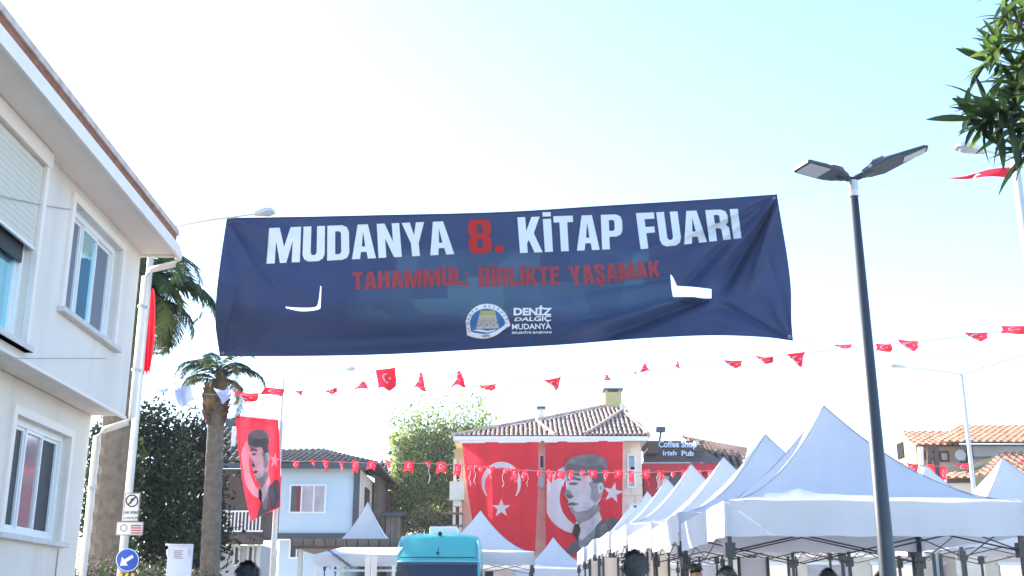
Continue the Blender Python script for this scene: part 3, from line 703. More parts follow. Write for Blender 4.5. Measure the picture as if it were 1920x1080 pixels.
# ================================================================ RIGHT HOUSE with orange roofs
YR = 42.0
rh = thing('orange_tiled_house', 'sunlit house with orange tiled roofs and yellow gable at the right edge', 'house', (PXX(1810, 950, YR), YR, .5))
zW = PZ(833, YR)
b = MB(); b.box((PXX(1716, 860, YR), YR, .3), (PXX(1765, 860, YR), YR + 1.6, zW)); b.box((PXX(1765, 860, YR) + .002, YR, .3), (PXX(2080, 860, YR), YR + 3, zW)); b.build('wall', M['pink_wall'], rh)
b = MB(); g0 = PXX(1716, 860, YR) - .003; b.prism([(g0, YR - .5, .3), (g0, YR - .5, PZ(838, YR)), (g0, YR + 1.5, PZ(815, YR + 1.5)), (g0, YR + 1.6, .3)], (-.12, 0, 0)); b.build('gable', M['yellow_wall'], rh)
b = MB(); gx = g0 - .123; b.box((gx - .03, YR + .75, PZ(852, YR)), (gx, YR + 1.45, PZ(830, YR + 1))); b.build('gable_vent', M['p_black'], rh)
b = MB()
tiled(b, [tuple(p) for p in [V(1716, 836, YR - .6), V(1800, 836, YR - .6), V(1790, 811, YR + 2.4), V(1693, 811, YR + 2.4)]], .27)
tiled(b, [tuple(p) for p in [V(1760, 830, YR - .9), V(2100, 832, YR - .9), V(2080, 800, YR + 3.2), V(1800, 800, YR + 3.2)]], .27)
tiled(b, [tuple(p) for p in [V(1830, 893, YR - 4), V(1990, 893, YR - 4), V(1990, 851, YR - 1.2), V(1878, 851, YR - 1.2)]], .27)
tiled(b, [tuple(p) for p in [V(1772, 898, YR - 3.2), V(1826, 898, YR - 3.2), V(1822, 888, YR - 1.8), V(1782, 888, YR - 1.8)]], .27)
b.build('roof_tiles', [M['terra_lit'], M['tile_gap2']], rh, kind='stuff')
b = MB(); b.add([tuple(p) for p in [V(1716, 837, YR - .6), V(1800, 837, YR - .6), V(1790, 812, YR + 2.4), V(1693, 812, YR + 2.4)]], [(0,1,2,3)])
b.add([tuple(p) for p in [V(1760, 831, YR - .9), V(2100, 833, YR - .9), V(2080, 801, YR + 3.2), V(1800, 801, YR + 3.2)]], [(0,1,2,3)]); b.build('roof_boarding', M['brown'], rh)
b = MB(); b.box((PXX(1824, 840, YR - .3), YR - .3, PZ(858, YR)), (PXX(2080, 840, YR), YR, PZ(838, YR))); b.build('upper_band', M['grey_wall'], rh)
b = MB(); a = at(1826, 852, YR - 1); b.prism([V(1820, 872, YR - 1.2), V(1880, 850, YR - 1.2), V(1882, 857, YR - 1.2), V(1822, 879, YR - 1.2)], (0, .6, 0)); b.build('barge_board', M['yellow_wall'], rh)
b = MB(); b.prism([V(1826, 882, YR - 1.1), V(1884, 858, YR - 1.1), V(1884, 940, YR - 1.1), V(1826, 940, YR - 1.1)], (0, .5, 0)); b.build('side_wall', M['yellow_wall'], rh)
b = MB(); b.box((PXX(1776, 905, YR - 3), YR - 3, .4), (PXX(1826, 905, YR - 3), YR - .01, PZ(898, YR - 3))); b.build('wall', M['beige'], rh)
b = MB(); b.box((PXX(1776, 902, YR - 3.1), YR - 3.1, PZ(905, YR - 3.1)), (PXX(1828, 902, YR - 3.1), YR - 3.0, PZ(898, YR - 3.1))); b.build('beam', M['brown'], rh)
for px in (1728, 1744, 1757):
    b = MB(); b.tube([V(px, 900, YR - .8), V(px - 2, 838, YR - .8)], .1, 6); b.build('post', M['brown'] if px > 1730 else M['stone'], rh)
for (x0, y0, x1, y1) in ((1734, 846, 1752, 862), (1762, 846, 1778, 866), (1800, 846, 1812, 868)):
    front_window(rh, x0, y0, x1, y1, YR, 1, frame=M['brown'], glass_='p_light')
b = MB(); c = at(1801, 853, YR - .4); b.tube([c + Vector((0, .1, 0)), c], .2, 18); b.build('roundel', M['white_cloth'], rh)

# ================================================================ TENTS
def make_tent(label, w=2.92, d=2.92, ze=2.46, zv=2.12, zp=3.66, first=True, group='white pop-up market tents'):
    t = thing('market_tent', label, 'tent', (0, 0, 0), 0, group)
    hw_, hd = w / 2, d / 2; n, k = 16, 14; c = MB()
    cs = [(-hw_, -hd), (hw_, -hd), (hw_, hd), (-hw_, hd)]
    for q in range(4):
        a, e = cs[q], cs[(q+1) % 4]; vs = []
        for j in range(k + 1):
            tt = j / k
            for i in range(n + 1):
                u = i / n; x = a[0] + (e[0]-a[0])*u; y = a[1] + (e[1]-a[1])*u
                edge = math.sin(math.pi * u)
                z = ze + (zp - ze) * (tt ** 1.75) - .05 * edge * math.sin(math.pi * tt) + .006 * math.sin(u * 23 + q + tt * 9) * (1 - tt)
                z += .012 * math.sin(u * 37 + q * 3) * math.sin(math.pi * tt) ** 2 * (.3 + tt) + .010 * math.sin(tt * 21 + u * 6 + q) * (1 - tt)
                vs.append((x * (1 - tt), y * (1 - tt), z))
        c.add(vs, [(j*(n+1)+i, j*(n+1)+i+1, (j+1)*(n+1)+i+1, (j+1)*(n+1)+i) for j in range(k) for i in range(n)])
    c.build('canopy', M['tent'], t, smooth=True, local=True)
    for q in range(4):
        a, e = cs[q], cs[(q+1) % 4]; v = MB(); vs = []
        nx, ny = (e[1]-a[1]), -(e[0]-a[0]); L = math.hypot(nx, ny); nx /= L; ny /= L
        for j in range(5):
            for i in range(33):
                u = i / 32; w_ = (j / 4) * (.010 * math.sin(u * 40 + q * 2) + .006 * math.sin(u * 17 + 1))
                drop = (ze - zv) * j / 4 + (.006 * math.sin(u * 31 + q) if j == 4 else 0)
                vs.append((a[0] + (e[0]-a[0])*u + nx * (.004 + w_), a[1] + (e[1]-a[1])*u + ny * (.004 + w_), ze - drop))
        v.add(vs, [(j*33+i, j*33+i+1, (j+1)*33+i+1, (j+1)*33+i) for j in range(4) for i in range(32)])
        v.build('valance', M['tent'], t, smooth=True, local=True)
        # scissor truss along the side
        tr = MB(); aa = Vector((a[0]*.97, a[1]*.97, 0)); ee = Vector((e[0]*.97, e[1]*.97, 0)); zl, zh = zv - .14, zv + .17
        for s_ in range(2):
            p, q2 = aa.lerp(ee, s_ / 2), aa.lerp(ee, (s_ + 1) / 2)
            tr.tube([p + Vector((0,0,zl)), q2 + Vector((0,0,zh))], .008, 4); tr.tube([p + Vector((0,0,zh)), q2 + Vector((0,0,zl))], .008, 4)
        tr.build('truss', M['tent_frame'], t, local=True)
        lg = MB(); x, y = a[0] * .975, a[1] * .975
        lg.box((x-.022, y-.022, 0), (x+.022, y+.022, ze - .02)); lg.box((x-.05, y-.05, zv - .2), (x+.05, y+.05, zv - .06)); lg.box((x-.06, y-.06, 0), (x+.06, y+.06, .02))
        lg.build('leg', M['tent_frame'], t, local=True)
        sm = MB(); pts = []
        for j in range(k + 1):
            tt = j / k; pts.append((a[0]*(1-tt), a[1]*(1-tt), ze + (zp-ze)*(tt**1.75) + .004))
        sm.tube(pts, .006, 4); sm.build('seam', M['seam'], t, local=True)
    return t
t0 = make_tent('large white pop-up tent nearest the camera, behind the dark lamp post')
t0.location = (3.54, 12.66, 0)
rows = [
 (3.54, 15.70, 'second white pop-up tent of the row, directly behind the nearest one'),
 (3.54, 18.9, 'third white tent of the long row, its peak left of the nearest tent'),
 (3.50, 22.1, 'fourth white tent of the long row, its peak against the dark roof by the pub'),
 (3.45, 25.3, 'fifth white tent of the long row, its peak over the red pub wall'),
 (3.40, 28.6, 'sixth white tent of the long row, beside the cream house corner'),
 (3.35, 32.0, 'farthest white tent of the long row, low in front of the cream house'),
 (8.25, 19.0, 'white tent at the right edge with its peak under the orange roofs'),
 (8.2, 22.4, 'white tent behind the right edge tent, seen below the nearest valance'),
 (8.1, 25.8, 'white tent deeper in the right row, seen as a bright valance strip'),
 (-.88, 32.0, 'white peaked tent just right of the teal minibus, covering the left big flag foot'),
 (1.56, 43.6, 'small white tent peak between the feet of the two big flags'),
 (-3.66, 29.0, 'small white tent peak below the right corner of the blue house'),
]
for i, (x, y, lb) in enumerate(rows):
    c = copy_tree(t0); c.location = (x, y, gz(y)); c['label'] = lb
    c.rotation_euler = (0, 0, rnd.uniform(-.03, .03)); c.scale = (1, 1, 1 + (.05 if 20 < y < 35 and x > 2 else 0))
    if x < -3: c.scale = (.62, .62, .99)
# low white stall canopy left of the minibus
YS = 24.0
sc = thing('stall_canopy', 'low pale stall canopy with a striped edge left of the teal minibus', 'stall', (PXX(660, 1060, YS), YS, gz(YS)))
a = at(588, 1038, YS); c = at(745, 1038, YS); zt, zm, zl = PZ(1026, YS + 1.2), PZ(1040, YS), PZ(1062, YS)
b = MB(); b.add([(a.x, YS, zm), (c.x, YS, zm), (c.x, YS + 1.2, zt), (a.x + .4, YS + 1.2, zt)], [(0,1,2,3)]); b.build('canopy', M['tent'], sc)
b = MB(); b.box((a.x, YS - .012, zl), (c.x, YS - .002, zm)); b.build('valance', M['tent'], sc)
b = MB()
p, q = V(617, 1032, YS - .05), V(662, 1066, YS - .05)
for j in range(14):
    s_ = p.lerp(q, j / 14); e_ = p.lerp(q, (j + .5) / 14); b.tube([s_, e_], .03, 5)
b.build('striped_strap', M['dark_trim'], sc)
b = MB(); b.box((a.x + .4, YS - .06, PZ(1072, YS)), (c.x, YS + .0, PZ(1068, YS))); b.build('rail', M['galv'], sc)
for px in (592, 690, 702, 738):
    b = MB(); x = PXX(px, 1060, YS - .2); w = .055 if 680 < px < 710 else .03
    b.box((x - w, YS - .25, gz(YS)), (x + w, YS - .2, PZ(1043 if 680 < px < 710 else 1060, YS - .2))); b.build('post', M['fascia'], sc)

# ================================================================ MINIBUS, facing the camera
YV = 24.2; vz = gz(YV)
van = thing('minibus', 'teal high-roof minibus with dark windscreen in the middle of the road', 'minibus', (PXX(814, 1050, YV), YV, vz))
vx = van.location.x
prof = [(.0,.38,.90), (-.02,.75,.95), (.10,1.05,.96), (.35,1.22,.96), (1.0,2.06,.93), (1.12,2.13,.925), (1.40,2.58,.88), (1.60,2.70,.86), (2.3,2.74,.85), (6.0,2.72,.85)]
b = MB(); N = len(prof); xs_ = (-1, -.985, -.93, -.8, -.5, 0, .5, .8, .93, .985, 1); K = len(xs_)
for y, z, w in prof:
    rd = .03 if z > 2.4 else .03 if z > 2.1 else .0
    b.v += [(vx + w * q, YV + y + (.10 * q * q if z < 2.5 else .13 * q * q), vz + z - rd * (abs(q) ** 5) * (1 + abs(q))) for q in xs_]
b.f += [(i*K+j, i*K+j+1, (i+1)*K+j+1, (i+1)*K+j) for i in range(N-1) for j in range(K-1)]; b.m = [0] * len(b.f)
for sgn in (0, K-1):
    tp = [b.v[i*K + sgn] for i in range(N)]; bt = [(vx + (-.95 if sgn == 0 else .95), p[1], vz + .38) for p in tp]
    b.add(tp + bt, [(i, i+1, N+i+1, N+i) for i in range(N-1)])
b.add([(vx-.8, YV+6.2, vz+2.45), (vx+.8, YV+6.2, vz+2.45), (vx+.95, YV+6.2, vz+.38), (vx-.95, YV+6.2, vz+.38)], [(0,1,2,3)])
b.build('body', M['teal'], van, smooth=True)
def vp(x, k, t, off=.0):
    y0, z0, w0 = prof[k]; y1, z1, w1 = prof[k+1]
    return Vector((vx + x * (w0 + (w1-w0)*t), YV + y0 + (y1-y0)*t - off, vz + z0 + (z1-z0)*t + off * .5))
b = MB(); qs = [-.94 + 1.88 * j / 10 for j in range(11)]
b.add([vp(q, 3, t_, .025) + Vector((0, .10 * q * q, 0)) for t_ in (.05, .97) for q in qs], [(j, j+1, 12+j, 11+j) for j in range(10)]); b.build('windscreen', M['screen_blue'], van, smooth=True)
b = MB(); b.add([vp(q, 3, t_, .03) + Vector((0, .10 * q * q, 0)) for t_ in (.90, .97) for q in qs], [(j, j+1, 12+j, 11+j) for j in range(10)]); b.build('sun_strip', M['bluestrip'], van, smooth=True)
for q0 in (-.55, .25):
    b = MB(); b.tube([vp(q0, 3, .02, .04), vp(q0 + .45, 3, .35, .04)], .012, 5); b.build('wiper', M['black_rubber'], van)
b = MB(); b.add([vp(q, 5, .02, .03) + Vector((0, .10*q*q, 0)) for q in (-.9,-.5,0,.5,.9)] + [vp(q, 5, .06, .03) + Vector((0, .10*q*q, 0)) for q in (-.9,-.5,0,.5,.9)], [(j, j+1, 6+j, 5+j) for j in range(4)]); b.build('panel_joint', M['black_rubber'], van)
b = MB(); b.tube([vp(-.985, 3, 0, -.09), vp(-.985, 3, 1, -.09), vp(-.985, 5, 1, -.09)], .022, 6); b.tube([vp(.985, 3, 0, -.09), vp(.985, 3, 1, -.09), vp(.985, 5, 1, -.09)], .022, 6); b.tube([vp(q, 3, 1, .02) + Vector((0, .10*q*q, 0)) for q in (-.97,-.6,-.3,0,.3,.6,.97)], .012, 6); b.build('trim', M['teal_trim'], van, smooth=True)
b = MB(); b.tube([vp(.0, 5, .25, .02), vp(.02, 6, .8, .02)], .007, 5); b.ball(vp(0, 5, .25, .03), .03); b.ball(vp(.02, 6, .8, .04), .05); b.build('aerial', M['black_rubber'], van)
b = MB(); b.bev((vx - .30, YV + 2.6, vz + 2.745), (vx + .36, YV + 3.5, vz + 2.93), .04); b.build('air_conditioner', M['ac'], van)
for sx in (-1, 1):
    b = MB(); b.bev((vx + sx*.80 - .13, YV - .04, vz + .72), (vx + sx*.80 + .13, YV + .06, vz + .98), .03); b.build('headlight', M['lamp_lens'], van)
    b = MB(); b.tube([(vx + sx*.95, YV + .7, vz + 1.5), (vx + sx*1.12, YV + .6, vz + 1.55)], .02, 6); b.bev((vx + sx*1.14 - .09, YV + .5, vz + 1.4), (vx + sx*1.14 + .09, YV + .6, vz + 1.85), .03); b.build('mirror', M['black_rubber'], van)
    for yy in (1.0, 4.7):
        b = MB(); b.tube([(vx + sx*.72, YV + yy, vz + .36), (vx + sx*.97, YV + yy, vz + .36)], .36, 18); w = b.build('wheel', M['black_rubber'], van)
        b = MB(); b.tube([(vx + sx*.971, YV + yy, vz + .36), (vx + sx*.98, YV + yy, vz + .36)], .2, 14); b.build('rim', M['steel'], w)
    b = MB(); b.box((vx + sx*.955 - .004, YV + 1.6, vz + 1.35), (vx + sx*.955 + .004, YV + 5.7, vz + 2.0)); b.build('side_window', M['screen_blue'], van)
b = MB(); b.bev((vx - .95, YV - .12, vz + .35), (vx + .95, YV + .05, vz + .62), .04); b.build('bumper', M['black_rubber'], van)
b = MB(); b.box((vx - .5, YV - .05, vz + .72), (vx + .5, YV - .02, vz + .95)); b.build('grille', M['black_rubber'], van)

# ================================================================ STREET LAMPS AND POLES
YL = 10.0
lp = thing('street_lamp', 'dark charcoal double-headed street lamp in front of the nearest tent', 'street lamp', (PXX(1672, 1080, YL), YL, 0))
top = V(1600, 352, YL); bot = Vector((lp.location.x + .0, YL, 0)); 
xb = top.x; lp.location = (xb, YL, 0)
hgt = top.z
b = MB(); b.tube([(xb, YL, 0), (xb, YL, 1.2), (xb, YL, hgt)], [.085, .078, .036], 16); b.build('pole', M['lamp_dark'], lp, smooth=True)
b = MB(); b.tube([(xb, YL, 0), (xb, YL, .03)], .16, 16); b.build('base_plate', M['lamp_dark'], lp)
b = MB(); b.tube([(xb, YL, hgt - .09), (xb, YL, hgt - .03)], .046, 12); b.build('collar', M['galv'], lp)
b = MB(); b.tube([(xb, YL, hgt - .03), (xb, YL, hgt + .07)], .045, 12); b.build('cap', M['steel'], lp)
def head(direction, roll, L, wd, start, tip=1.0, lens0=.5, lensw=1.0):
    X = Vector(direction).normalized(); up = Vector((0, 0, 1)); Yv = up.cross(X).normalized(); Zv = X.cross(Yv)
    Rm = Matrix((X, Yv, Zv)).transposed().to_4x4(); Rm = Matrix.Translation(start) @ Rm @ Matrix.Rotation(roll, 4, 'X')
    arm = MB(); arm.tube([Rm @ Vector((-.10, 0, 0)), Rm @ Vector((.10, 0, 0))], .03, 10); a_ = arm.build('arm', M['lamp_dark'], lp, smooth=True)
    b = MB()
    secs = [(.0,.05,.035), (.06,.075,.045), (.09,.10,.055), (.17,.125,.05), (.24,wd/2,.035), (L-.03,wd/2*tip,.026), (L,(wd/2-.02)*tip,.015)]
    vs = []
    for x, w, h in secs:
        vs += [(x,-w,-.012), (x,-w,.008), (x,-w*.8,h), (x,w*.8,h), (x,w,.008), (x,w,-.012)]
    b.add([Rm @ Vector(v) for v in vs], [(i*6+j, i*6+(j+1) % 6, (i+1)*6+(j+1) % 6, (i+1)*6+j) for i in range(len(secs)-1) for j in range(6)] + [tuple(range(6))[::-1], tuple((len(secs)-1)*6+j for j in range(6))])
    h_ = b.build('lamp_head', M['lamp_dark'], lp)
    b = MB(); hw2 = (wd/2-.025) * lensw; b.box((L*lens0, -hw2, -.020), (L-.03, hw2, -.0125), 0, Rm); b.build('lens', M['lamp_lens'], h_)
    for j in range(6):
        b = MB(); x = .12 + j * .02; b.box((x, -.09, .03), (x + .006, .09, .075), 0, Rm); b.build('cooling_fin', M['lamp_dark'], h_)
head((-1, -.42, .10), R(2), .52, .26, V(1586, 334, YL))
head((1, -.12, .40), R(-7), .66, .30, V(1618, 328, YL), .35, .62, .42)

def arm_lamp(label, px, pbot, Y, r0, r1, joint, headpx, m='galv', armr=.02, hl=.5, thin_from=None, second=None, cat='street lamp'):
    x = at(px[0], px[1], Y).x; jz = at(joint[0], joint[1], Y).z
    t = thing('street_lamp', label, cat, (x, Y, gz(Y)))
    b = MB()
    if thin_from: 
        zt = PZ(thin_from, Y); b.tube([(x, Y, gz(Y)), (x, Y, zt)], [r0, r1], 12); b.tube([(x, Y, zt), (x, Y, jz)], [r1*.55, r1*.4], 8)
    else: b.tube([(x, Y, gz(Y)), (x, Y, jz)], [r0, r1], 12)
    b.build('pole', M[m], t, smooth=True)
    for hp_ in [headpx] + ([second] if second else []):
        e = at(hp_[0], hp_[1], Y); j0 = Vector((x, Y, jz)); d = (e - j0); L = d.length; d = d.normalized()
        b = MB(); b.tube([j0, j0.lerp(e, .5) + Vector((0, 0, .02)), e - d * hl * .8], [armr, armr*.9, armr*.8], 7); b.build('arm', M[m], t, smooth=True)
        Yv = Vector((0,0,1)).cross(d).normalized(); Zv = d.cross(Yv); Rm = Matrix.Translation(e - d*hl) @ Matrix((d, Yv, Zv)).transposed().to_4x4()
        b = MB(); vs = []; sec = [(0,.03,.03),(hl*.3,.07,.05),(hl*.6,.11,.055),(hl*.9,.09,.04),(hl,.04,.02)]
        for xx, w, h in sec: vs += [(xx,-w,-.02),(xx,-w*.6,h),(xx,w*.6,h),(xx,w,-.02)]
        b.add([Rm @ Vector(v) for v in vs], [(i*4+j, i*4+(j+1) % 4, (i+1)*4+(j+1) % 4, (i+1)*4+j) for i in range(4) for j in range(4)] + [(3,2,1,0),(16,17,18,19)])
        h = b.build('lamp_head', M[m], t)
        b = MB(); b.ball(Rm @ Vector((hl*.62, 0, -.02)), (hl*.26, .08, .035), 0, 10, 6); b.build('lens', M['lamp_lens'], h, smooth=True)
    return t
YQ = 14.9
arm_lamp('white street lamp pole beside the house corner carrying the traffic signs', (240, 940), 1080, YQ, .062, .040, (283, 432), (515, 396), armr=.016, hl=.28)
arm_lamp('thin grey lamp pole beside the narrow portrait flag', (519, 930), 1080, 30, .085, .06, (540, 711), (666, 691), armr=.018, hl=.25, thin_from=790)
arm_lamp('pale double-armed lamp pole in front of the orange roofed house', (1822, 880), 1080, 34, .07, .055, (1806, 702), (1668, 685), armr=.022, hl=.5, second=(1960, 655))
arm_lamp('cream lamp pole at the right edge with its head left of the tree', (1916, 400), 1080, 13, .07, .05, (1925, 296), (1792, 274), armr=.018, hl=.36)

# signs on the white pole
YG = YQ - .12
def signbox(name, label, cat, x0, y0, x1, y1, m, group=None):
    t = thing(name, label, cat, tuple(V((x0+x1)/2, (y0+y1)/2, YG)), 0, group)
    a = at(x0, y1, YG); c = at(x1, y0, YG); b = MB(); b.bev((a.x, YG - .012, a.z), (c.x, YG, c.z), .005); b.build('plate', M[m], t); 
    b = MB(); b.box((a.x, YG - .0145, a.z), (c.x, YG - .0125, a.z + .012)); b.box((a.x, YG - .0145, c.z - .012), (c.x, YG - .0125, c.z)); b.box((a.x, YG - .0145, a.z + .012), (a.x + .01, YG - .0125, c.z - .012)); b.box((c.x - .01, YG - .0145, a.z + .012), (c.x, YG - .0125, c.z - .012)); b.build('border', M['p_mid'], t); return t
flat = lambda px, py: at(px, py, YG - .013)
def ring(cx, cy, r, n=24): return [(cx + r*math.cos(2*math.pi*i/n), cy + r*math.sin(2*math.pi*i/n)) for i in range(n)]
t = signbox('parking_sign', 'tall white sign with a struck-through circle on the white pole', 'sign', 230, 924, 264, 978, 'sign_white')
print_mesh('ring', [ring(247.5, 939, 12)], [ring(247.5, 939, 9.5)], flat, .002, M['sign_black'], t, 4)
print_mesh('slash', [[(239, 946), (241, 948), (256, 932), (254, 930)]], [], flat, .004, M['sign_black'], t, 4)
print_mesh('symbol', [[(243,943),(246,934),(250,934),(252,938),(248,940),(247,944)]], [], flat, .003, M['p_grey'], t, 4)
for y in (958, 968):
    font_print('lettering', 'PARK YAPILMAZ' if y < 960 else 'ÇEKİLİR', [(234,y),(261,y),(260,y+6),(233,y+6)], flat, .002, M['p_grey'], t)
t = signbox('notice_sign', 'small wide white sign with red printed lines under the tall sign', 'sign', 217, 978, 270, 1004, 'sign_white')
print_mesh('symbol', [ring(232, 990, 7)], [ring(232, 990, 5)], flat, .002, M['p_mid'], t, 4)
for j in range(4): print_mesh('text_line', [[(245, 984+j*4.6), (265, 984+j*4.6), (265, 986.6+j*4.6), (245, 986.6+j*4.6)]], [], flat, .002, M['sign_red'], t, 8)
t = thing('direction_sign', 'round blue sign with a white arrow pointing down left on the white pole', 'sign', tuple(V(239, 1050, YG)))
c = V(239, 1050, YG); rr = .147
b = MB(); b.tube([c + Vector((0, .0, 0)), c + Vector((0, -.012, 0))], rr, 32); b.build('plate', M['sign_blue'], t)
print_mesh('rim', [ring(239, 1050, 21.6, 32)], [ring(239, 1050, 20.2, 32)], flat, .002, M['sign_white'], t, 6)
print_mesh('arrow', [[(225,1061),(229,1044),(233,1049),(248,1040),(251,1045),(236,1055),(240,1060)]], [], flat, .002, M['sign_white'], t, 5)
t = thing('hazard_plate', 'yellow and black hazard plate at the foot of the blue round sign', 'sign', tuple(V(239, 1090, YG)))
a = at(222, 1110, YG); c = at(252, 1074, YG); b = MB(); b.box((a.x, YG - .012, a.z), (c.x, YG, c.z)); b.build('plate', M['sign_black'], t)
for j in range(3): print_mesh('stripe', [[(224+j*11,1075),(230+j*11,1075),(225+j*11,1108),(222+j*11-4,1108)]], [], flat, .002, M['sign_yellow'], t, 8)
# red furled flag tied on that pole
b = MB(); nn = 13; rows_ = [(268,290,545,.2),(262,291,585,.6),(259,290,630,1),(263,285,672,1),(268,280,700,.6)]
vs_ = []
for x0, x1, y, k_ in rows_:
    for j in range(nn): vs_.append(V(x0 + (x1 - x0) * j / (nn - 1), y + 5 * math.sin(j * 1.1), YQ + .09 + .06 * k_ * math.sin(j * 1.7 + y * .01)))
b.add(vs_, [(i_*nn+j, i_*nn+j+1, (i_+1)*nn+j+1, (i_+1)*nn+j) for i_ in range(4) for j in range(nn-1)])
o = b.build('pole_flag', M['red'], smooth=True); tag(o, 'furled red flag hanging against the white pole by the house corner', 'flag')
# white poster board
t = thing('poster_board', 'pale lilac poster board with small text lines in front of the dark trees', 'board', (PXX(336, 1060, 15.6), 15.6, gz(15.6)))
YO = 15.6; a = at(309, 1100, YO); c = at(362, 1020, YO)
b = MB(); b.bev((a.x, YO, .4), (c.x, YO + .04, c.z), .008); b.build('board', M['poster'], t)
pf = lambda px, py: at(px, py, YO - .003)
print_mesh('header', [[(310,1019),(361,1022),(361,1025),(310,1023)]], [], pf, .002, M['p_light'], t, 10)
for j in range(5): print_mesh('text_line', [[(326,1032+j*3.4),(343-j%2*3,1032+j*3.4),(343-j%2*3,1033.4+j*3.4),(326,1033.4+j*3.4)]], [], pf, .002, M['p_mid'], t, 10)
for xx in (312, 352): print_mesh('logo', [[(xx,1030),(xx+6,1030),(xx+5,1040),(xx+2,1046),(xx,1038)]], [], pf, .002, M['p_light'], t, 10)
for s in (0, 1):
    b = MB(); x = a.x if s == 0 else c.x - .04; b.box((x, YO + .005, gz(YO)), (x + .04, YO + .035, .4)); b.build('leg', M['steel'], t)

# ================================================================ THE STREET BANNER
YN = 18.0
TR_ = (1457, 366)
def crease(px, py, a, b_, w):                  # soft ridge along a segment from a to b_
    ax, ay = a; bx, by = b_; dx, dy = bx - ax, by - ay; L2 = dx*dx + dy*dy
    t = max(0, min(1, ((px-ax)*dx + (py-ay)*dy) / L2)); d = math.hypot(px - ax - t*dx, py - ay - t*dy)
    ww = w * (.35 + .9 * t); return math.exp(-(d / ww) ** 2) * min(1, (1 - t) * 3.5 + .0) * min(1, t * 6 + .15)
CRS = [((1462,364),(1262,470),9,.065), ((1462,364),(1290,560),13,-.10), ((1462,364),(1345,560),10,.13), ((1462,364),(1400,560),8,-.05), ((1462,364),(1180,640),12,.055),
       ((1462,372),(1120,505),8,-.03), ((1487,640),(1330,560),9,.05), ((1487,640),(1440,560),7,-.03), ((1330,560),(1080,650),13,.10),
       ((1330,545),(1000,640),12,-.08), ((1260,520),(1000,560),14,.04), ((425,410),(520,500),14,.03), ((425,410),(640,470),12,-.02), ((425,410),(470,620),16,.03),
       ((1000,600),(560,650),14,.035), ((870,640),(480,655),9,-.04)]
_cr = random.Random(3)
for (cx_, cy_, a0_, a1_) in ((425,410,8,72),(1457,366,100,165),(1487,639,190,262),(412,667,-78,-12)):
    for _ in range(9):
        an = R(_cr.uniform(a0_, a1_)); L_ = _cr.uniform(60, 230)
        CRS.append(((cx_, cy_), (cx_ + L_*math.cos(an), cy_ + L_*math.sin(an)), _cr.uniform(3, 7), _cr.uniform(-.016, .018)))
for _ in range(26):
    x_, y_ = _cr.uniform(480, 1400), _cr.uniform(400, 640); an = R(_cr.uniform(-24, 8)); L_ = _cr.uniform(50, 190)
    CRS.append(((x_, y_), (x_ + L_*math.cos(an), y_ + L_*math.sin(an)), _cr.uniform(4, 9), _cr.uniform(-.010, .012)))
def bdisp(px, py):
    u = (px - 412) / 1075; v = (py - 400) / 260
    d = .10 * math.sin(u * 5.2 + .6) * (.3 + v) + .05 * math.sin(u * 11 + v * 2.3)
    low = max(0, 1 - u * 1.25)                          # wind pocket low on the left half
    bd = (py - (672 + 6 * (1 - low))) / 66
    d += 1.25 * low ** .6 * math.exp(-bd * bd) 
    for a, c, w, h in CRS: d += 1.9 * h * crease(px, py, a, c, w)
    d += .012 * math.sin(px * .045 + py * .02) * math.sin(py * .05 - px * .012) + .007 * math.sin(px * .021 - py * .13 + 2 * math.sin(px * .013)) + .006 * math.sin(px * .11 + py * .05) * math.exp(-((py - 400) / 50) ** 2)
    return d
def bsurf(px, py): return at(px, py, YN + bdisp(px, py))
outline = (smooth_curve([(425,410),(560,408),(700,405),(940,399),(1120,388),(1300,377),(1457,366)]) + smooth_curve([(1457,366),(1466,420),(1476,480),(1483,540),(1484,600),(1487,639)])[1:]
           + smooth_curve([(1487,639),(1430,632),(1330,629),(1200,635),(1060,646),(940,653),(800,661),(680,666),(540,668),(412,668)])[1:] + smooth_curve([(412,668),(404,610),(405,560),(413,490),(425,410)])[1:-1])
hole_l = smooth_curve([(535,575),(560,577),(590,576),(597,566),(601,536)], 4) + smooth_curve([(602.5,537),(601,570),(597,580),(566,583.5),(537,578)], 4)
hole_r = [(1257,514),(1262,520),(1269,536),(1300,538),(1334,542),(1334,560),(1318,560),(1300,557),(1262,557),(1259,540)]
ban = thing('street_banner', 'navy banner reading MUDANYA 8. KİTAP FUARI stretched high across the street', 'banner', tuple(V(945, 520, YN)))
print_mesh('banner_cloth', [outline], [hole_l, hole_r], bsurf, 0, M['navy'], ban, 4)
for txt, q, mm in (('MUDANYA', [(505,428),(843,415),(852,477),(500,495)], 'white_print'), ('8.', [(877,412),(941,411),(944,473),(880,477)], 'print_red'),
                   ('KİTAP', [(970,408),(1166,402),(1168,467),(975,475)], 'white_print'), ('FUARI', [(1192,400),(1383,392),(1390,447),(1201,468)], 'white_print'),
                   ('TAHAMMÜL;', [(661,511),(878,502),(879,534),(662,544)], 'red_dull'), ('BİRLİKTE', [(897,502),(1048,500),(1050,534),(898,538)], 'red_dull'),
                   ('YAŞAMAK', [(1065,499),(1236,489),(1238,519),(1071,537)], 'red_dull')):
    for pos, neg in word(txt, q): print_mesh('letter', pos, neg, bsurf, .014, M[mm], ban, 4)
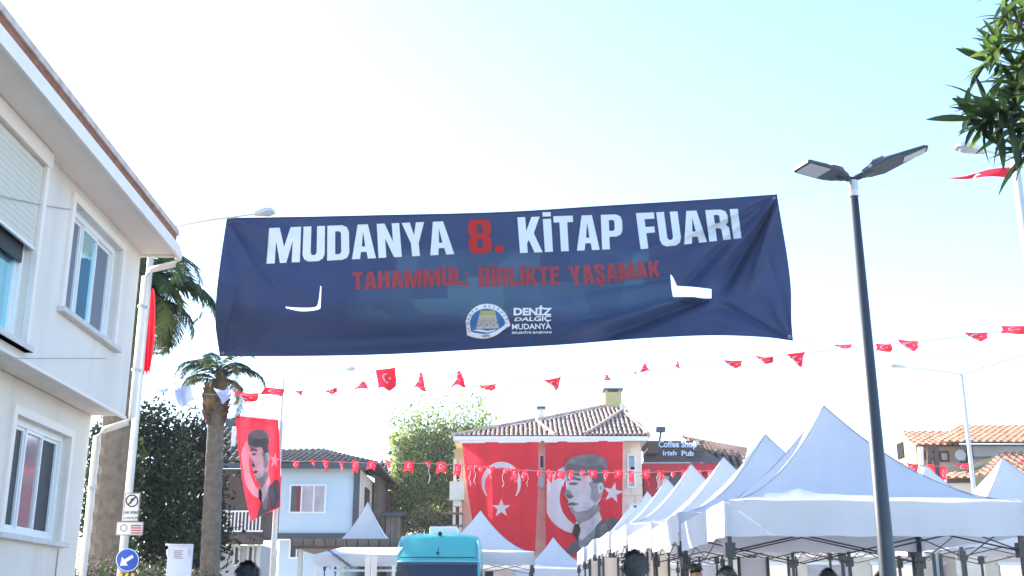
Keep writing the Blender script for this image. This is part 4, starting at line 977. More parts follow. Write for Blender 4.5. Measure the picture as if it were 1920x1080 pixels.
# municipal seal
seal = smooth_curve([(873,603),(879,588),(893,575),(912,570),(932,574),(948,588),(956,607),(955,612),(944,619),(930,629),(912,635),(892,634),(876,629)], 4)
inner = smooth_curve([(881,604),(886,591),(898,582),(913,579),(930,583),(941,593),(947,607),(936,617),(915,626),(893,625),(883,622)], 4)
print_mesh('seal_ring', [seal], [inner], bsurf, .014, M['white_print'], ban, 6)
sb = mat('seal_blue', (.03,.16,.50), .8, .1, 3, trans=.2); sg = mat('seal_green', (.38,.42,.16), .8, trans=.2); sp_ = mat('seal_page', (.50,.50,.46), .8, trans=.2)
print_mesh('seal_field', [inner], [], bsurf, .012, sb, ban, 6)
print_mesh('seal_book', [[(901,583),(928,583),(936,616),(892,617)]], [], bsurf, .017, sp_, ban, 6)
print_mesh('seal_cover', [[(901,583),(928,583),(930,592),(899,592)]], [], bsurf, .020, sg, ban, 6)
for j in range(4):
    y = 596 + j * 4.6; print_mesh('page_line', [[(903-j*1.5,y),(912,y+.6),(912,y+1.8),(903-j*1.5,y+1.3)], [(917,y+.6),(926+j*1.5,y),(926+j*1.5,y+1.2),(917,y+1.8)]], [], bsurf, .020, M['p_mid'], ban, 9)
print_mesh('seal_wave', [[(886,620),(900,618),(914,621),(930,618),(926,621),(914,624),(900,622)]], [], bsurf, .017, M['white_print'], ban, 6)
arc = 'MUDANYA BELEDİYESİ'
for i_, ch_ in enumerate(arc):
    if ch_ == ' ': continue
    th_ = R(205 - 230 * i_ / (len(arc) - 1)); cx, cy = 914 + 37 * math.cos(th_), 608 - 33.5 * math.sin(th_); ct, st_ = math.sin(th_), math.cos(th_)
    vs, fs = font_mesh(ch_, 7.5, .0)
    cxm = sum(v[0] for v in vs) / len(vs); b = MB()
    b.add([bsurf(cx + (v[0]-cxm)*ct + (v[1]-2.6)*st_, cy + (v[0]-cxm)*st_ - (v[1]-2.6)*ct) + Vector((0,-.018,0)) for v in vs], fs); b.build('seal_letter', M['p_black'], ban)
font_print('lettering', '1870', [(905,628),(918,628),(918,633),(905,633)], bsurf, .018, M['p_black'], ban)
font_print('lettering', 'DENİZ', [(963,573),(1036,573),(1034,592),(963,592)], bsurf, .018, M['white_print'], ban, .045)
font_print('lettering', 'DALGIÇ', [(967,596),(1033,592),(1033,605),(963,604)], bsurf, .018, M['white_print'], ban, .03)
font_print('lettering', 'MUDANYA', [(960,608),(1033,606.5),(1034,617.5),(960,618.5)], bsurf, .018, M['white_print'], ban, .02)
font_print('lettering', 'BELEDİYE BAŞKANI', [(960,621),(1034,620),(1034,626.5),(960,627.5)], bsurf, .018, M['white_print'], ban, .03)
for a, c in (((424,409), (300,402)), ((412,667), (255,700)), ((1457,366), (2050,300)), ((1487,640), (2050,690))):
    A = V(*a, YN + bdisp(*a)); B_ = V(*c, YN - (0 if c[0] > 900 else 3.4))
    b = MB(); b.tube([A.lerp(B_, t) + Vector((0, 0, -.04 * math.sin(math.pi * t))) for t in [j / 12 for j in range(13)]], .0025, 5); b.build('rope', M['rope'], ban)
b = MB(); top_e = smooth_curve([(425,410),(560,408),(700,405),(940,399),(1120,388),(1300,377),(1457,366)])
b.tube([bsurf(*p) + Vector((0, 0, .004)) for p in top_e], .012, 6); b.build('hem', M['navy'], ban, smooth=True)
for (ex, ey) in ((430,416),(1451,372),(418,661),(1480,632)):
    c_ = bsurf(ex, ey) + Vector((0, -.012, 0)); b = MB(); b.tube([c_ + Vector((.022*math.cos(q), 0, .022*math.sin(q))) for q in [2*math.pi*j/10 for j in range(11)]], .007, 5); b.build('eyelet', M['steel'], ban)
b = MB(); b.add([bsurf(px, py) + Vector((0, -.05 * (py - 556) / 14 - .01, -.0)) for px, py in ((1262,557),(1300,557),(1318,560),(1334,560),(1330,565),(1290,573),(1264,566))], [(0,1,2,3,4,5,6)]); b.build('wind_flap', M['navy'], ban)

# ================================================================ BIG FLAGS on the cream house, and the narrow one on the pole
def star(cx, cy, r, rot=0, n=5):
    return [(cx + (r if i % 2 == 0 else r * .40) * math.sin(rot + math.pi * i / n), cy - (r if i % 2 == 0 else r * .40) * math.cos(rot + math.pi * i / n)) for i in range(2 * n)]
def clothdisp(px, py, x0, k): return .09 * math.sin((px - x0) * .085 + k) + .05 * math.sin((px - x0) * .16 + py * .01 + k * 2) + .03 * math.sin(py * .03 + k)
YF = YM - .95
f2 = thing('crescent_flag', 'large red flag with white crescent and star hanging on the cream house', 'flag', tuple(V(938, 930, YF)))
s2 = lambda px, py: at(px, py, YF + clothdisp(px, py, 867, 0) * (.9 + .9 * max(0, min(1, (930 - px) / 60))))
print_mesh('cloth', [[(866,829),(1010,829),(1009,900),(1006,980),(1003,1043),(960,1040),(900,1036),(886,980),(874,900)]], [], s2, 0, M['red'], f2, 5)
def crescent_down(cx, cy, ro, ri, dy, ymax):
    o_ = [(cx + ro*math.cos(t), cy + ro*1.06*math.sin(t)) for t in [math.pi*.78 + (math.pi*1.44) * i / 24 for i in range(25)]]
    i_ = [(cx + ri*math.cos(t), cy + dy + ri*1.12*math.sin(t)) for t in [math.pi*.76 + (math.pi*1.48) * i / 24 for i in range(25)]]
    return o_ + i_[::-1][1:-1]
print_mesh('crescent', [crescent_down(940, 905, 37, 31, 6, 0)], [], s2, .02, M['white_cloth'], f2, 6)
print_mesh('star', [star(940, 953, 18)], [], s2, .02, M['white_cloth'], f2, 6)
b = MB(); b.tube([V(862, 829, YF), V(1014, 828, YF)], .05, 8); b.build('rod', M['fascia'], f2)
# artwork in unit coordinates of a 145 x 212 sheet (generic man in fur hat and suit)
def art(parent, quad, clothpoly, surf, off, step):
    tl, tr, br, bl = [Vector(q) for q in quad]
    def mp(x, y):
        u, v = x / 145, y / 212; return tuple(tl.lerp(tr, u).lerp(bl.lerp(br, u), v))
    def P(pts): return [mp(*p) for p in pts]
    print_mesh('cloth', [clothpoly], [], surf, 0, M['red'], parent, step)
    def clip(pts): return [(max(1.5, min(143.5, x)), max(1, min(211, y))) for x, y in pts]
    arc_o = [(62 + 66*math.cos(t), 107 + 66*math.sin(t)) for t in [R(-75 - 210*i/26) for i in range(27)]]
    arc_i = [(84 + 58*math.cos(t), 107 + 57*math.sin(t)) for t in [R(-100 - 160*i/22) for i in range(23)]]
    L = [('crescent', clip(arc_o + arc_i[::-1]), 'white_cloth', 1), ('star', star(127, 97, 20, .2), 'white_cloth', 1),
      ('suit', [(44,196),(30,211),(140,211),(144,190),(144,150),(128,142),(106,150),(84,158),(58,184)], 'p_grey', 3),
      ('lapel', [(60,182),(84,160),(96,150),(92,178),(76,206),(64,198)], 'p_mid', 4),
      ('shirt', [(56,152),(72,146),(100,128),(106,146),(88,168),(68,186),(56,176)], 'p_light', 5),
      ('neck', [(52,136),(94,112),(104,128),(84,146),(62,156)], 'p_mid', 5.5),
      ('tie', [(54,156),(62,154),(66,166),(60,186),(50,172)], 'p_black', 6),
      ('face', [(38,58),(108,58),(110,84),(104,108),(92,128),(78,140),(60,142),(48,134),(44,124),(40,118),(43,112),(38,106),(34,100),(38,90),(37,76)], 'p_light', 7),
      ('jaw_shadow', [(48,134),(44,124),(50,124),(62,132),(78,130),(94,118),(92,128),(78,140),(60,143)], 'p_mid', 8),
      ('cheek_shadow', [(80,78),(86,90),(84,108),(94,116),(104,106),(108,84),(98,74)], 'p_mid', 8),
      ('hair_side', [(84,58),(109,58),(111,84),(104,90),(98,78),(90,80),(86,70)], 'p_grey', 9),
      ('ear', smooth_curve([(97,82),(103,78),(108,82),(107,92),(101,98),(98,92),(97,82)], 3), 'p_light', 10),
      ('brow', [(40,70),(52,67),(66,71),(66,75),(52,72),(41,75)], 'p_grey', 9),
      ('eye', [(44,78),(54,77),(62,80),(54,83),(45,82)], 'p_grey', 9),
      ('nose_shadow', [(38,90),(44,92),(52,104),(48,108),(40,107),(34,100)], 'p_mid', 9),
      ('mouth', [(40,117),(50,114),(62,118),(52,121),(42,121)], 'p_grey', 10),
      ('forehead_shade', [(38,60),(108,60),(106,68),(84,66),(60,66),(39,69)], 'p_mid', 8.2),
      ('nostril', [(38,102),(46,100),(52,105),(44,108)], 'p_grey', 10),
      ('chin_light', [(52,124),(64,122),(70,128),(60,133),(52,130)], 'p_light', 9),
      ('ear_shade', [(101,86),(105,84),(105,92),(102,94)], 'p_mid', 11),
      ('lapel_fold', [(100,160),(112,154),(124,176),(118,204),(108,208)], 'p_dim', 4),
      ('hat', smooth_curve([(38,62),(35,52),(38,40),(50,31),(72,26),(96,27),(110,34),(115,46),(113,60)], 3) + [(96,64),(74,65),(54,64)], 'p_dim', 11),
      ('hat_shade', smooth_curve([(40,60),(38,50),(44,42),(60,46),(84,48),(104,46),(112,52),(110,60)], 3) + [(92,63),(60,63)], 'p_grey', 12)]
    for nm, pts, mm, lay in L: print_mesh(nm, [P(pts)], [], surf, off * lay, M[mm], parent, step)
f3 = thing('portrait_flag', 'large red flag with a printed portrait of a hatted man on the cream house', 'flag', tuple(V(1095, 930, YF)))
s3 = lambda px, py: at(px, py, YF + .9 * clothdisp(px, py, 1023, 2))
art(f3, [(1023,828),(1168,826),(1166,1040),(1024,1040)], [(1023,828),(1168,826),(1167,930),(1166,1042),(1024,1046),(1022,930)], s3, .015, 6)
b = MB(); b.tube([V(1020, 828, YF), V(1170, 826, YF)], .05, 8); b.build('rod', M['fascia'], f3)
YF1 = 29.6
f1 = thing('portrait_flag', 'narrow red flag with a portrait of a hatted man beside the thin lamp pole', 'flag', tuple(V(485, 880, YF1)))
s1 = lambda px, py: at(px, py, YF1 + .7 * clothdisp(px * 1.6, py, 600, 1))
art(f1, [(441,780),(522,788),(527,950),(470,978)], [(441,780),(522,788),(526,870),(526,952),(500,962),(470,978),(458,920),(446,840)], s1, .012, 5)
b = MB(); b.tube([V(438, 779, YF1), V(530, 788, YF1 + .2)], .02, 6); b.build('rod', M['fascia'], f1)

# ================================================================ BUNTING
def pennant_mesh(kind, seed, tri=False, m='red', print_=True):
    rr = random.Random(seed); a1, a2, a3 = rr.uniform(.2, .5), rr.uniform(0, 6), rr.uniform(.5, 1.0)
    def surf(x, y):          # x,y in 0..1 ; hangs below the line at z=0
        return Vector((x + .12 * math.sin(y * 3 + a2) * (1 - y), a1 * .4 * math.sin(x * 4 * a3 + a2) + .2 * (1-y) * math.sin(x * 5 + a2), y - 1 + .15 * math.sin(x * 6 + a2) * (1 - y)))
    if kind == 'rect': out = [(0,1),(1,1),(1,0),(0,0)]
    elif kind == 'tri': out = [(0,1),(1,1),(.62,.05),(.5,0)]
    elif kind == 'wind': out = [(0,1),(.55,.9),(1,1),(.96,.35),(.55,.12),(.30,.45)]
    else: out = [(0,0),(1,0),(.8,.25),(.58,1),(.4,.95),(.3,.4)]
    b = MB(); vs, fs = region([out], [], .14); b.add([surf(v.x, v.y) for v in vs], fs)
    if print_:
        for off in (-.012, .012):
            cres = [(.45 + .2*math.cos(t), .55 + .24*math.sin(t)) for t in [R(60 + 240*i/12) for i in range(13)]] + [(.50 + .16*math.cos(t), .55 + .18*math.sin(t)) for t in [R(290 - 220*i/10) for i in range(11)]]
            vs, fs = region([cres], [], .2); b.add([surf(v.x, v.y) + Vector((0, off, 0)) for v in vs], fs, 1)
            vs, fs = region([star(.68, .55, .09)], [], .2); b.add([surf(v.x, v.y) + Vector((0, off, 0)) for v in vs], fs, 1)
    me = b.build('pennant', [M[m], M['white_cloth']], None, smooth=True, local=True); d = me.data; bpy.data.objects.remove(me); return d
PD = {k: [pennant_mesh(k, 31*j + i) for i in range(7)] for j, k in enumerate(('rect', 'tri', 'wind', 'peak'))}
PB = [pennant_mesh('rect', 77, m='bluecloth', print_=False), pennant_mesh('wind', 78, m='bluecloth', print_=False)]
def bunting(label, line, Y, flags, up=False, r=.006):
    t = thing('bunting', label, 'bunting', tuple(V(*line[len(line)//2], Y)))
    b = MB(); b.tube([V(x, y, Y) for x, y in smooth_curve(line, 8)], r, 4); b.build('cord', M['rope'], t)
    for (x0, x1, y0, y1, kd) in flags:
        d = rnd.choice(PB) if kd == 'blue' else rnd.choice(PD[kd]); o = link('pennant', d, t)
        a = at(x0, y0, Y - .02); c = at(x1, y1, Y - .02); o.location = Vector((a.x, Y - .03, a.z if kd != 'peak' else a.z)) - t.location
        o.scale = (c.x - a.x, .3, a.z - c.z); o.rotation_euler = (0, rnd.uniform(-.12, .12), rnd.uniform(-.35, .35))
    return t
L1 = [(250,726),(430,741),(600,736),(740,728),(900,724),(1040,713),(1200,697),(1400,675),(1600,652),(1800,632),(1960,609)]
F1 = [(285,322,729,739,'blue'),(325,365,730,764,'blue'),(400,430,727,757,'blue'),(435,483,732,753,'wind'),(497,533,727,740,'rect'),(552,570,733,743,'tri'),(605,637,731,744,'wind'),
      (665,695,717,731,'peak'),(704,744,693,731,'rect'),(776,804,697,728,'peak'),(845,874,697,726,'peak'),(898,931,722,736,'wind'),(1018,1056,712,734,'tri'),(1128,1148,703,712,'peak'),
      (1185,1197,698,704,'tri'),(1197,1221,684,698,'peak'),(1264,1277,676,689,'peak'),(1357,1392,674,691,'wind'),(1414,1450,667,683,'wind'),(1475,1511,663,688,'tri'),(1560,1598,647,657,'wind'),
      (1640,1672,645,658,'rect'),(1684,1729,635,658,'wind'),(1808,1852,622,641,'wind'),(1875,1925,612,626,'rect')]
bunting('long string of blown red crescent pennants across the street below the banner', L1, 20.5, F1)
L2 = [(528,864),(620,866),(710,868),(800,869),(880,873),(960,880),(1040,884),(1140,886),(1240,885),(1345,882)]
F2 = []; x = 548
while x < 1335:
    y = interp([(528,864),(710,866),(800,867),(880,873),(960,880),(1040,884),(1345,882)], x) - 1
    w = rnd.uniform(10, 17); F2.append((x, x + w, y, y + rnd.uniform(11, 24), rnd.choice(['rect', 'tri', 'wind', 'rect']))); x += w + (rnd.uniform(9, 26) if x < 860 else rnd.uniform(3, 14))
t = bunting('lower string of small red pennants crossing in front of the big flags', L2, 33, F2, r=.012)
for j in range(28):                                # thin pale streamers hanging between the pennants
    px = rnd.uniform(790, 1330); y = interp([(528,864),(800,869),(880,873),(960,880),(1345,883)], px); b = MB(); L = rnd.uniform(20, 42)
    pts = [V(px + 2*math.sin(q * 2 + j), y + L * q / 5, 33) for q in range(6)]; b.tube(pts, .007, 4); b.build('streamer', M['white_cloth'] if j % 2 else M['red'], t)
bunting('short string of red pennants in front of the pink house wall at right', [(1690,868),(1750,874),(1830,872),(1960,866)], 36,
        [(1700,1722,868,892,'wind'),(1734,1754,872,900,'rect'),(1762,1778,874,902,'rect'),(1792,1820,870,884,'wind'),(1912,1930,862,880,'tri')], r=.012)
b = MB(); n = 18; vs = []
for i_ in range(n + 1):
    u = i_ / n; xx = 1782 + 112 * u; ht = 2 + 18 * u ** 1.1; yc = 334 - 12 * u + 2 * math.sin(u * 7)
    for j in range(4): vs.append(V(xx, yc - ht/2 + ht * j / 3 , 12 + .06 * math.sin(u * 9 + j)))
b.add(vs, [(i_*4+j, i_*4+j+1, (i_+1)*4+j+1, (i_+1)*4+j) for i_ in range(n) for j in range(3)])
fo = thing('streaming_flag', 'long thin red flag blown sideways beneath the tree at upper right', 'flag', tuple(V(1840, 328, 12)))
b.build('cloth', M['red'], fo, smooth=True); b = MB(); b.tube([V(1893, 318, 12), V(2000, 300, 12)], .006, 5); b.build('cord', M['rope'], fo)
sfs = lambda px, py: at(px, py, 11.9)
print_mesh('crescent', [[(1824,333),(1832,325),(1840,327),(1832,329),(1828,334)]], [], sfs, .0, M['white_cloth'], fo, 6)

# ================================================================ VEGETATION
def leaves_mesh(centres, n, size, mats, aspect=.45, droop=0.0, seed=1, shell=.6, strands=False):
    """many small leaf faces through the volume of several ellipsoids"""
    g = np.random.default_rng(seed); w = np.array([c[1][0]*c[1][1]*c[1][2] for c in centres]) ** .75; w = w / w.sum()
    ci = g.choice(len(centres), n, p=w); C0 = np.array([c[0] for c in centres])[ci]; Rr = np.array([c[1] for c in centres])[ci]
    d = g.normal(size=(n, 3)); d /= np.linalg.norm(d, axis=1)[:, None]; rad = (shell + (1 - shell) * g.random(n)) * (g.random(n) ** .25)
    p = C0 + d * rad[:, None] * Rr
    # twig clumping
    k = max(30, n // 22); cl = p[g.choice(n, k)]; a_ = g.choice(k, n); p = np.where((g.random(n) < .75)[:, None], cl[a_] + g.normal(size=(n, 3)) * size * (np.array([1.6, 1.6, 1.4]) if not strands else np.array([.8, .8, 6])), p)
    a = g.normal(size=(n, 3)); a[:, 2] = a[:, 2] * (1 - droop) - droop * 2.0; a /= np.linalg.norm(a, axis=1)[:, None]
    q = g.normal(size=(n, 3)); q = np.cross(a, q); q /= np.linalg.norm(q, axis=1)[:, None]
    s = size * (.6 + .8 * g.random(n))[:, None]
    v = np.stack([p - a*s*.5, p + q*s*aspect*.5, p + a*s*.5, p - q*s*aspect*.5], 1).reshape(-1, 3)
    me = bpy.data.meshes.new('leaves'); me.vertices.add(len(v)); me.vertices.foreach_set('co', v.astype(np.float32).ravel())
    me.loops.add(n*4); me.loops.foreach_set('vertex_index', np.arange(n*4, dtype=np.int32)); me.polygons.add(n)
    me.polygons.foreach_set('loop_start', np.arange(0, n*4, 4, dtype=np.int32))
    try: me.polygons.foreach_set('loop_total', np.full(n, 4, dtype=np.int32))
    except Exception: pass
    cm = g.choice(len(mats), k); me_idx = np.where(g.random(n) < .8, cm[a_], g.choice(len(mats), n)).astype(np.int32)
    for m in mats: me.materials.append(m)
    me.polygons.foreach_set('material_index', me_idx); me.update(); me.validate(); return me
def tree(label, base, trunk_top, blobs, n, size, mats, seed, name='broadleaf_tree', tr=.2, droop=0, aspect=.5, strands=False, bark='bark2', group=None):
    t = thing(name, label, 'tree', base, 0, group); B0 = Vector(base); T = Vector(trunk_top)
    b = MB(); b.tube([B0, B0.lerp(T, .4) + Vector((.08, 0, 0)), T], [tr, tr*.75, tr*.5], 10); tk = b.build('trunk', M[bark], t, smooth=True)
    for c, r_ in blobs[:7]:
        b = MB(); c = Vector(c); b.tube([B0.lerp(T, .75), B0.lerp(T, .95).lerp(c, .4) + Vector((0, 0, -.15)), c], [tr*.4, tr*.25, tr*.08], 6); b.build('limb', M[bark], tk, smooth=True)
    me = leaves_mesh([(tuple(Vector(c) - B0), r_) for c, r_ in blobs], n, size, mats, aspect, droop, seed, strands=strands)
    o = link('crown', me, t); return t
def blob(px, py, Y, rx, rz, ry=None): return (tuple(V(px, py, Y)), (rx, ry or rx, rz))
# dark trees behind the white pole and palms
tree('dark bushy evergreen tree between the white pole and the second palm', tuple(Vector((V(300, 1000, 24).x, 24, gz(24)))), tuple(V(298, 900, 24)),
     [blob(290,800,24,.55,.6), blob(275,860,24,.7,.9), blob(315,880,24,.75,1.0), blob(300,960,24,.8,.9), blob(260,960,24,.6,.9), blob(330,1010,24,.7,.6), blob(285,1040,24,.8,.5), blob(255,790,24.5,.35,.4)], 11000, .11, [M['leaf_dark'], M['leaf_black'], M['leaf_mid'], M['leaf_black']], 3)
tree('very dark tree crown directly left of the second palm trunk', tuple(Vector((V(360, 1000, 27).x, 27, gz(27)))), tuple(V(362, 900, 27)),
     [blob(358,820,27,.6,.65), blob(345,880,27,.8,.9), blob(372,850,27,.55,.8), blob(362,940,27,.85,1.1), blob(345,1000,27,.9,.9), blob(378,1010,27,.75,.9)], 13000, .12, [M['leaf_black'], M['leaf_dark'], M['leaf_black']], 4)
tree('olive green tree crown squeezed between house corner and white pole', tuple(Vector((V(185, 1000, 22).x, 22, gz(22)))), tuple(V(195, 900, 22)),
     [blob(185,830,22,.3,.4), blob(195,870,22,.45,.7), blob(185,960,22,.5,.9), blob(225,900,22.5,.5,1.0), blob(215,990,22,.5,.6)], 7000, .10, [M['leaf_mid'], M['leaf_dark']], 5)
# hedge of dark shrubs under them
tree('low grey-green hedge bush behind the round blue sign', tuple(Vector((V(250, 1000, 17).x, 17, gz(17)))), tuple(V(250, 1130, 17)),
     [blob(180,1085,17,.5,.28), blob(230,1088,17,.5,.28), blob(290,1090,17,.5,.25), blob(340,1094,17,.5,.22)], 5000, .06, [M['leaf_mid'], M['brown_pale']], 6, name='hedge_bush', tr=.05)
# willow-like green tree
YW = 53
tree('yellow-green weeping tree between the blue house and the cream house', tuple(Vector((V(800, 1000, YW).x, YW, .5))), tuple(V(805, 900, YW)),
     [blob(800,835,YW,1.2,.9), blob(765,860,YW,.9,1.0), blob(840,830,YW,1.1,1.0), blob(752,905,YW,.75,1.3), blob(790,900,YW,1.2,1.4), blob(835,895,YW,1.1,1.6), blob(755,945,YW,.7,.7), blob(800,950,YW,1.1,1.0), blob(845,950,YW,.9,1.2), blob(885,815,YW,1.1,.6), blob(915,812,YW+1,.9,.5), blob(745,825,YW,.6,.4)], 32000, .17,
     [M['leaf_yel'], M['leaf_will'], M['leaf_yel'], M['leaf_will'], M['leaf_mid']], 8, name='weeping_tree', tr=.3, droop=.55, aspect=.4, strands=True)
tree('sunlit low shrub under the weeping tree behind the minibus', tuple(Vector((V(815, 1000, 49).x, 49, .5))), tuple(V(815, 1010, 49)),
     [blob(800,975,49,.8,.5), blob(830,980,49,.8,.4), blob(770,985,49,.6,.35)], 3500, .12, [M['leaf_will'], M['frond_dry'], M['leaf_mid']], 9, name='shrub', tr=.08)

# palms: each frond an object of its own, five frond shapes shared
def frond_mesh(L, droop, n, seed, lw=.02, ll=.42, mi=0):
    rr = random.Random(seed); b = MB(); pts = []
    for i in range(13):
        t = i / 12; ang = R(58) - droop * t * (1.0 + .6 * t)
        pts.append((t, ang))
    P = [Vector((0, 0, 0))]
    for i in range(12): P.append(P[-1] + Vector((math.cos(pts[i][1]), 0, math.sin(pts[i][1]))) * L / 12)
    b.tube(P, [.022 * (1 - i / 14) for i in range(13)], 5, 0)
    for i in range(n):
        t = .12 + .88 * i / n; k = min(11, int(t * 12)); f = t * 12 - k; p = P[k].lerp(P[k+1], f); d = (P[k+1] - P[k]).normalized()
        l = ll * (math.sin(math.pi * min(1, t * .9 + .1)) ** .6 + .1) * rr.uniform(.8, 1.1)
        for s in (-1, 1):
            o = (Vector((0, s, 0)) * .75 + d * .6 + Vector((0, 0, -.25 - .25 * rr.random()))).normalized(); e = p + o * l + Vector((0, 0, -.18 * l)); mid = p + o * l * .5
            w = d * lw
            b.add([p - w, p + w, mid + w * 1.2, e, mid - w * 1.2], [(0, 1, 2, 3, 4)], 0 if rr.random() < .85 else 1)
    return b
def frond_data(*a, mats=None):
    o = frond_mesh(*a).build('frond', mats, None, local=True); d = o.data; bpy.data.objects.remove(o); return d
FM = [M['frond'], M['frond_y']]
FD = [frond_data(2.3, R(118), 46, 1, .017, .46, mats=FM), frond_data(2.6, R(140), 50, 2, .017, .44, mats=FM), frond_data(2.0, R(90), 42, 3, .017, .42, mats=FM), frond_data(2.2, R(150), 44, 4, .016, .4, mats=[M['frond_y'], M['frond']]), frond_data(1.9, R(165), 36, 5, .015, .34, mats=[M['frond_dry'], M['frond_y']])]
def palm(label, px_b, px_t, Y, r0, r1, n, scale, seed, fibre=True, tops=None):
    rr = random.Random(seed); B0 = Vector((at(px_b[0], px_b[1], Y).x, Y, gz(Y))); T = V(px_t[0], px_t[1], Y)
    t = thing('palm_tree', label, 'palm tree', tuple(B0), 0)
    b = MB(); k = 40; pts = []; rad = []
    for i in range(k + 1):
        u = i / k; pts.append(B0.lerp(T, u)); rad.append((r0 + (r1 - r0) * u) * (1 + .05 * (i % 2)))
    b.tube(pts, rad, 14); b.build('trunk', M['bark'], t, smooth=False)
    if fibre:
        b = MB(); 
        for i in range(60):                            # old leaf bases
            u = rr.random(); a = rr.uniform(0, 6.28); p = T + Vector((0, 0, -.15 - .75 * u)); rad_ = r1 * (1.15 + .25 * math.sin(u * 3))
            q = p + Vector((math.cos(a), math.sin(a), 0)) * rad_; b.tube([p, q, q + Vector((math.cos(a)*.07, math.sin(a)*.07, .16))], [.05, .045, .02], 5)
        b.build('leaf_bases', M['bark_top'], t)
    lo = T - B0
    for i in range(n):
        az = i * 2.399 + rr.uniform(-.2, .2); lev = i / n
        o = link('frond', FD[min(4, int(lev * 5) if rr.random() < .6 else rr.randrange(5))], t)
        o.location = lo + Vector((0, 0, .1 - .25 * lev)); tilt = R(-22) + R(62) * lev + rr.uniform(-.12, .12)
        o.rotation_euler = (Matrix.Rotation(az, 3, 'Z') @ Matrix.Rotation(tilt, 3, 'Y')).to_euler(); s = scale * rr.uniform(.85, 1.1); o.scale = (s, s, s)
    return t
palm('tall palm with drooping fronds behind the white house corner, thick brown trunk', (208, 1000), (246, 565), 19.0, .33, .26, 36, .92, 11)
palm('shorter palm with a slim straight trunk and its crown just under the banner end', (398, 1080), (408, 712), 22.0, .20, .145, 16, .60, 12)

# tree with lance leaves at the top right, near the camera
YX = 4.6
lt = thing('lance_leaf_tree', 'tree with long narrow dark leaves reaching in from the top right corner', 'tree', (at(2150, 900, YX).x, YX + .3, 0))
base = Vector(lt.location); crown0 = V(2080, 40, YX + .2)
b = MB(); b.tube([base, base + Vector((.03, 0, 1.2)), crown0 + Vector((0,0,-.4)), crown0], [.07, .06, .045, .03], 10); tk = b.build('trunk', M['bark2'], lt, smooth=True)
def leaf_data(L, W, bend, m):
    b = MB(); vs = []; n = 6
    for i in range(n + 1):
        t = i / n; w = W * (math.sin(math.pi * min(1, t * .93 + .05)) ** .8) * .5; z = -bend * t * t * L
        vs += [(L*t, -w, z + w*.35), (L*t, 0, z), (L*t, w, z + w*.35)]
    b.add(vs, [(i*3+j, i*3+j+1, (i+1)*3+j+1, (i+1)*3+j) for i in range(n) for j in range(2)])
    o = b.build('leaf', M[m], None, smooth=True, local=True); d = o.data; bpy.data.objects.remove(o); return d
LD = [leaf_data(.15,.028,.25,'lance'), leaf_data(.17,.030,.4,'lance'), leaf_data(.13,.026,.1,'lance'), leaf_data(.15,.028,.3,'lance_y'), leaf_data(.12,.024,.15,'lance_y')]
tips = [(1880,30,0,.8),(1912,12,.1,.6),(1868,86,.0,.9),(1905,70,.15,.7),(1900,125,.1,.6),(1925,165,.1,.3),(1862,205,-.1,.1),(1893,195,0,.2),(1915,235,.1,.1),(1885,232,-.15,.1),(1922,285,.1,.1),(1935,60,.2,.5),(1900,160,.15,.5),(1838,200,.1,.1),(1815,222,.0,.05),(1930,230,.0,.1),(1895,-15,0,.5),(1850,115,.1,.6),(1850,225,-.1,.1),(1925,100,.25,.9)]  # last value: share of paler leaves, painting the upper clusters sunlit
rr = random.Random(5); Mi = rootmat(lt).inverted(); cnt = 0
for (px, py, dy, fr) in tips:
    p = V(px, py, YX + dy); d = (p - crown0.lerp(base, .0)); st = V(2075, (py + 120) * .75 + 20, YX + .2); dd = (p - st).normalized()
    b = MB(); b.tube([st, st.lerp(p, .5) + Vector((0, 0, .03)), p], [.014, .009, .005], 6); b.build('twig', M['bark2'], tk, smooth=True)
    nl = 7 if px < 1820 else 16 if px < 1930 else 11
    for i in range(nl):
        az = i * 2.4 + rr.random(); el = rr.uniform(-.35, .95); ax = dd
        a = ax.orthogonal().normalized(); c2 = ax.cross(a)
        v = (a * math.cos(az) + c2 * math.sin(az)) * math.cos(el) + ax * math.sin(el) + Vector((-.38, 0, .0)); v.normalize()
        q = v.to_track_quat('X', 'Z').to_matrix().to_4x4(); q = q @ Matrix.Rotation(rr.uniform(-.9, .9), 4, 'X')
        o = link('leaf', LD[rr.choice((3, 4)) if rr.random() < fr else rr.randrange(3)], lt); s = rr.uniform(.85, 1.3)
        o.matrix_local = Mi @ Matrix.Translation(p - dd * rr.uniform(0, .06)) @ q @ Matrix.Scale(s, 4); cnt += 1

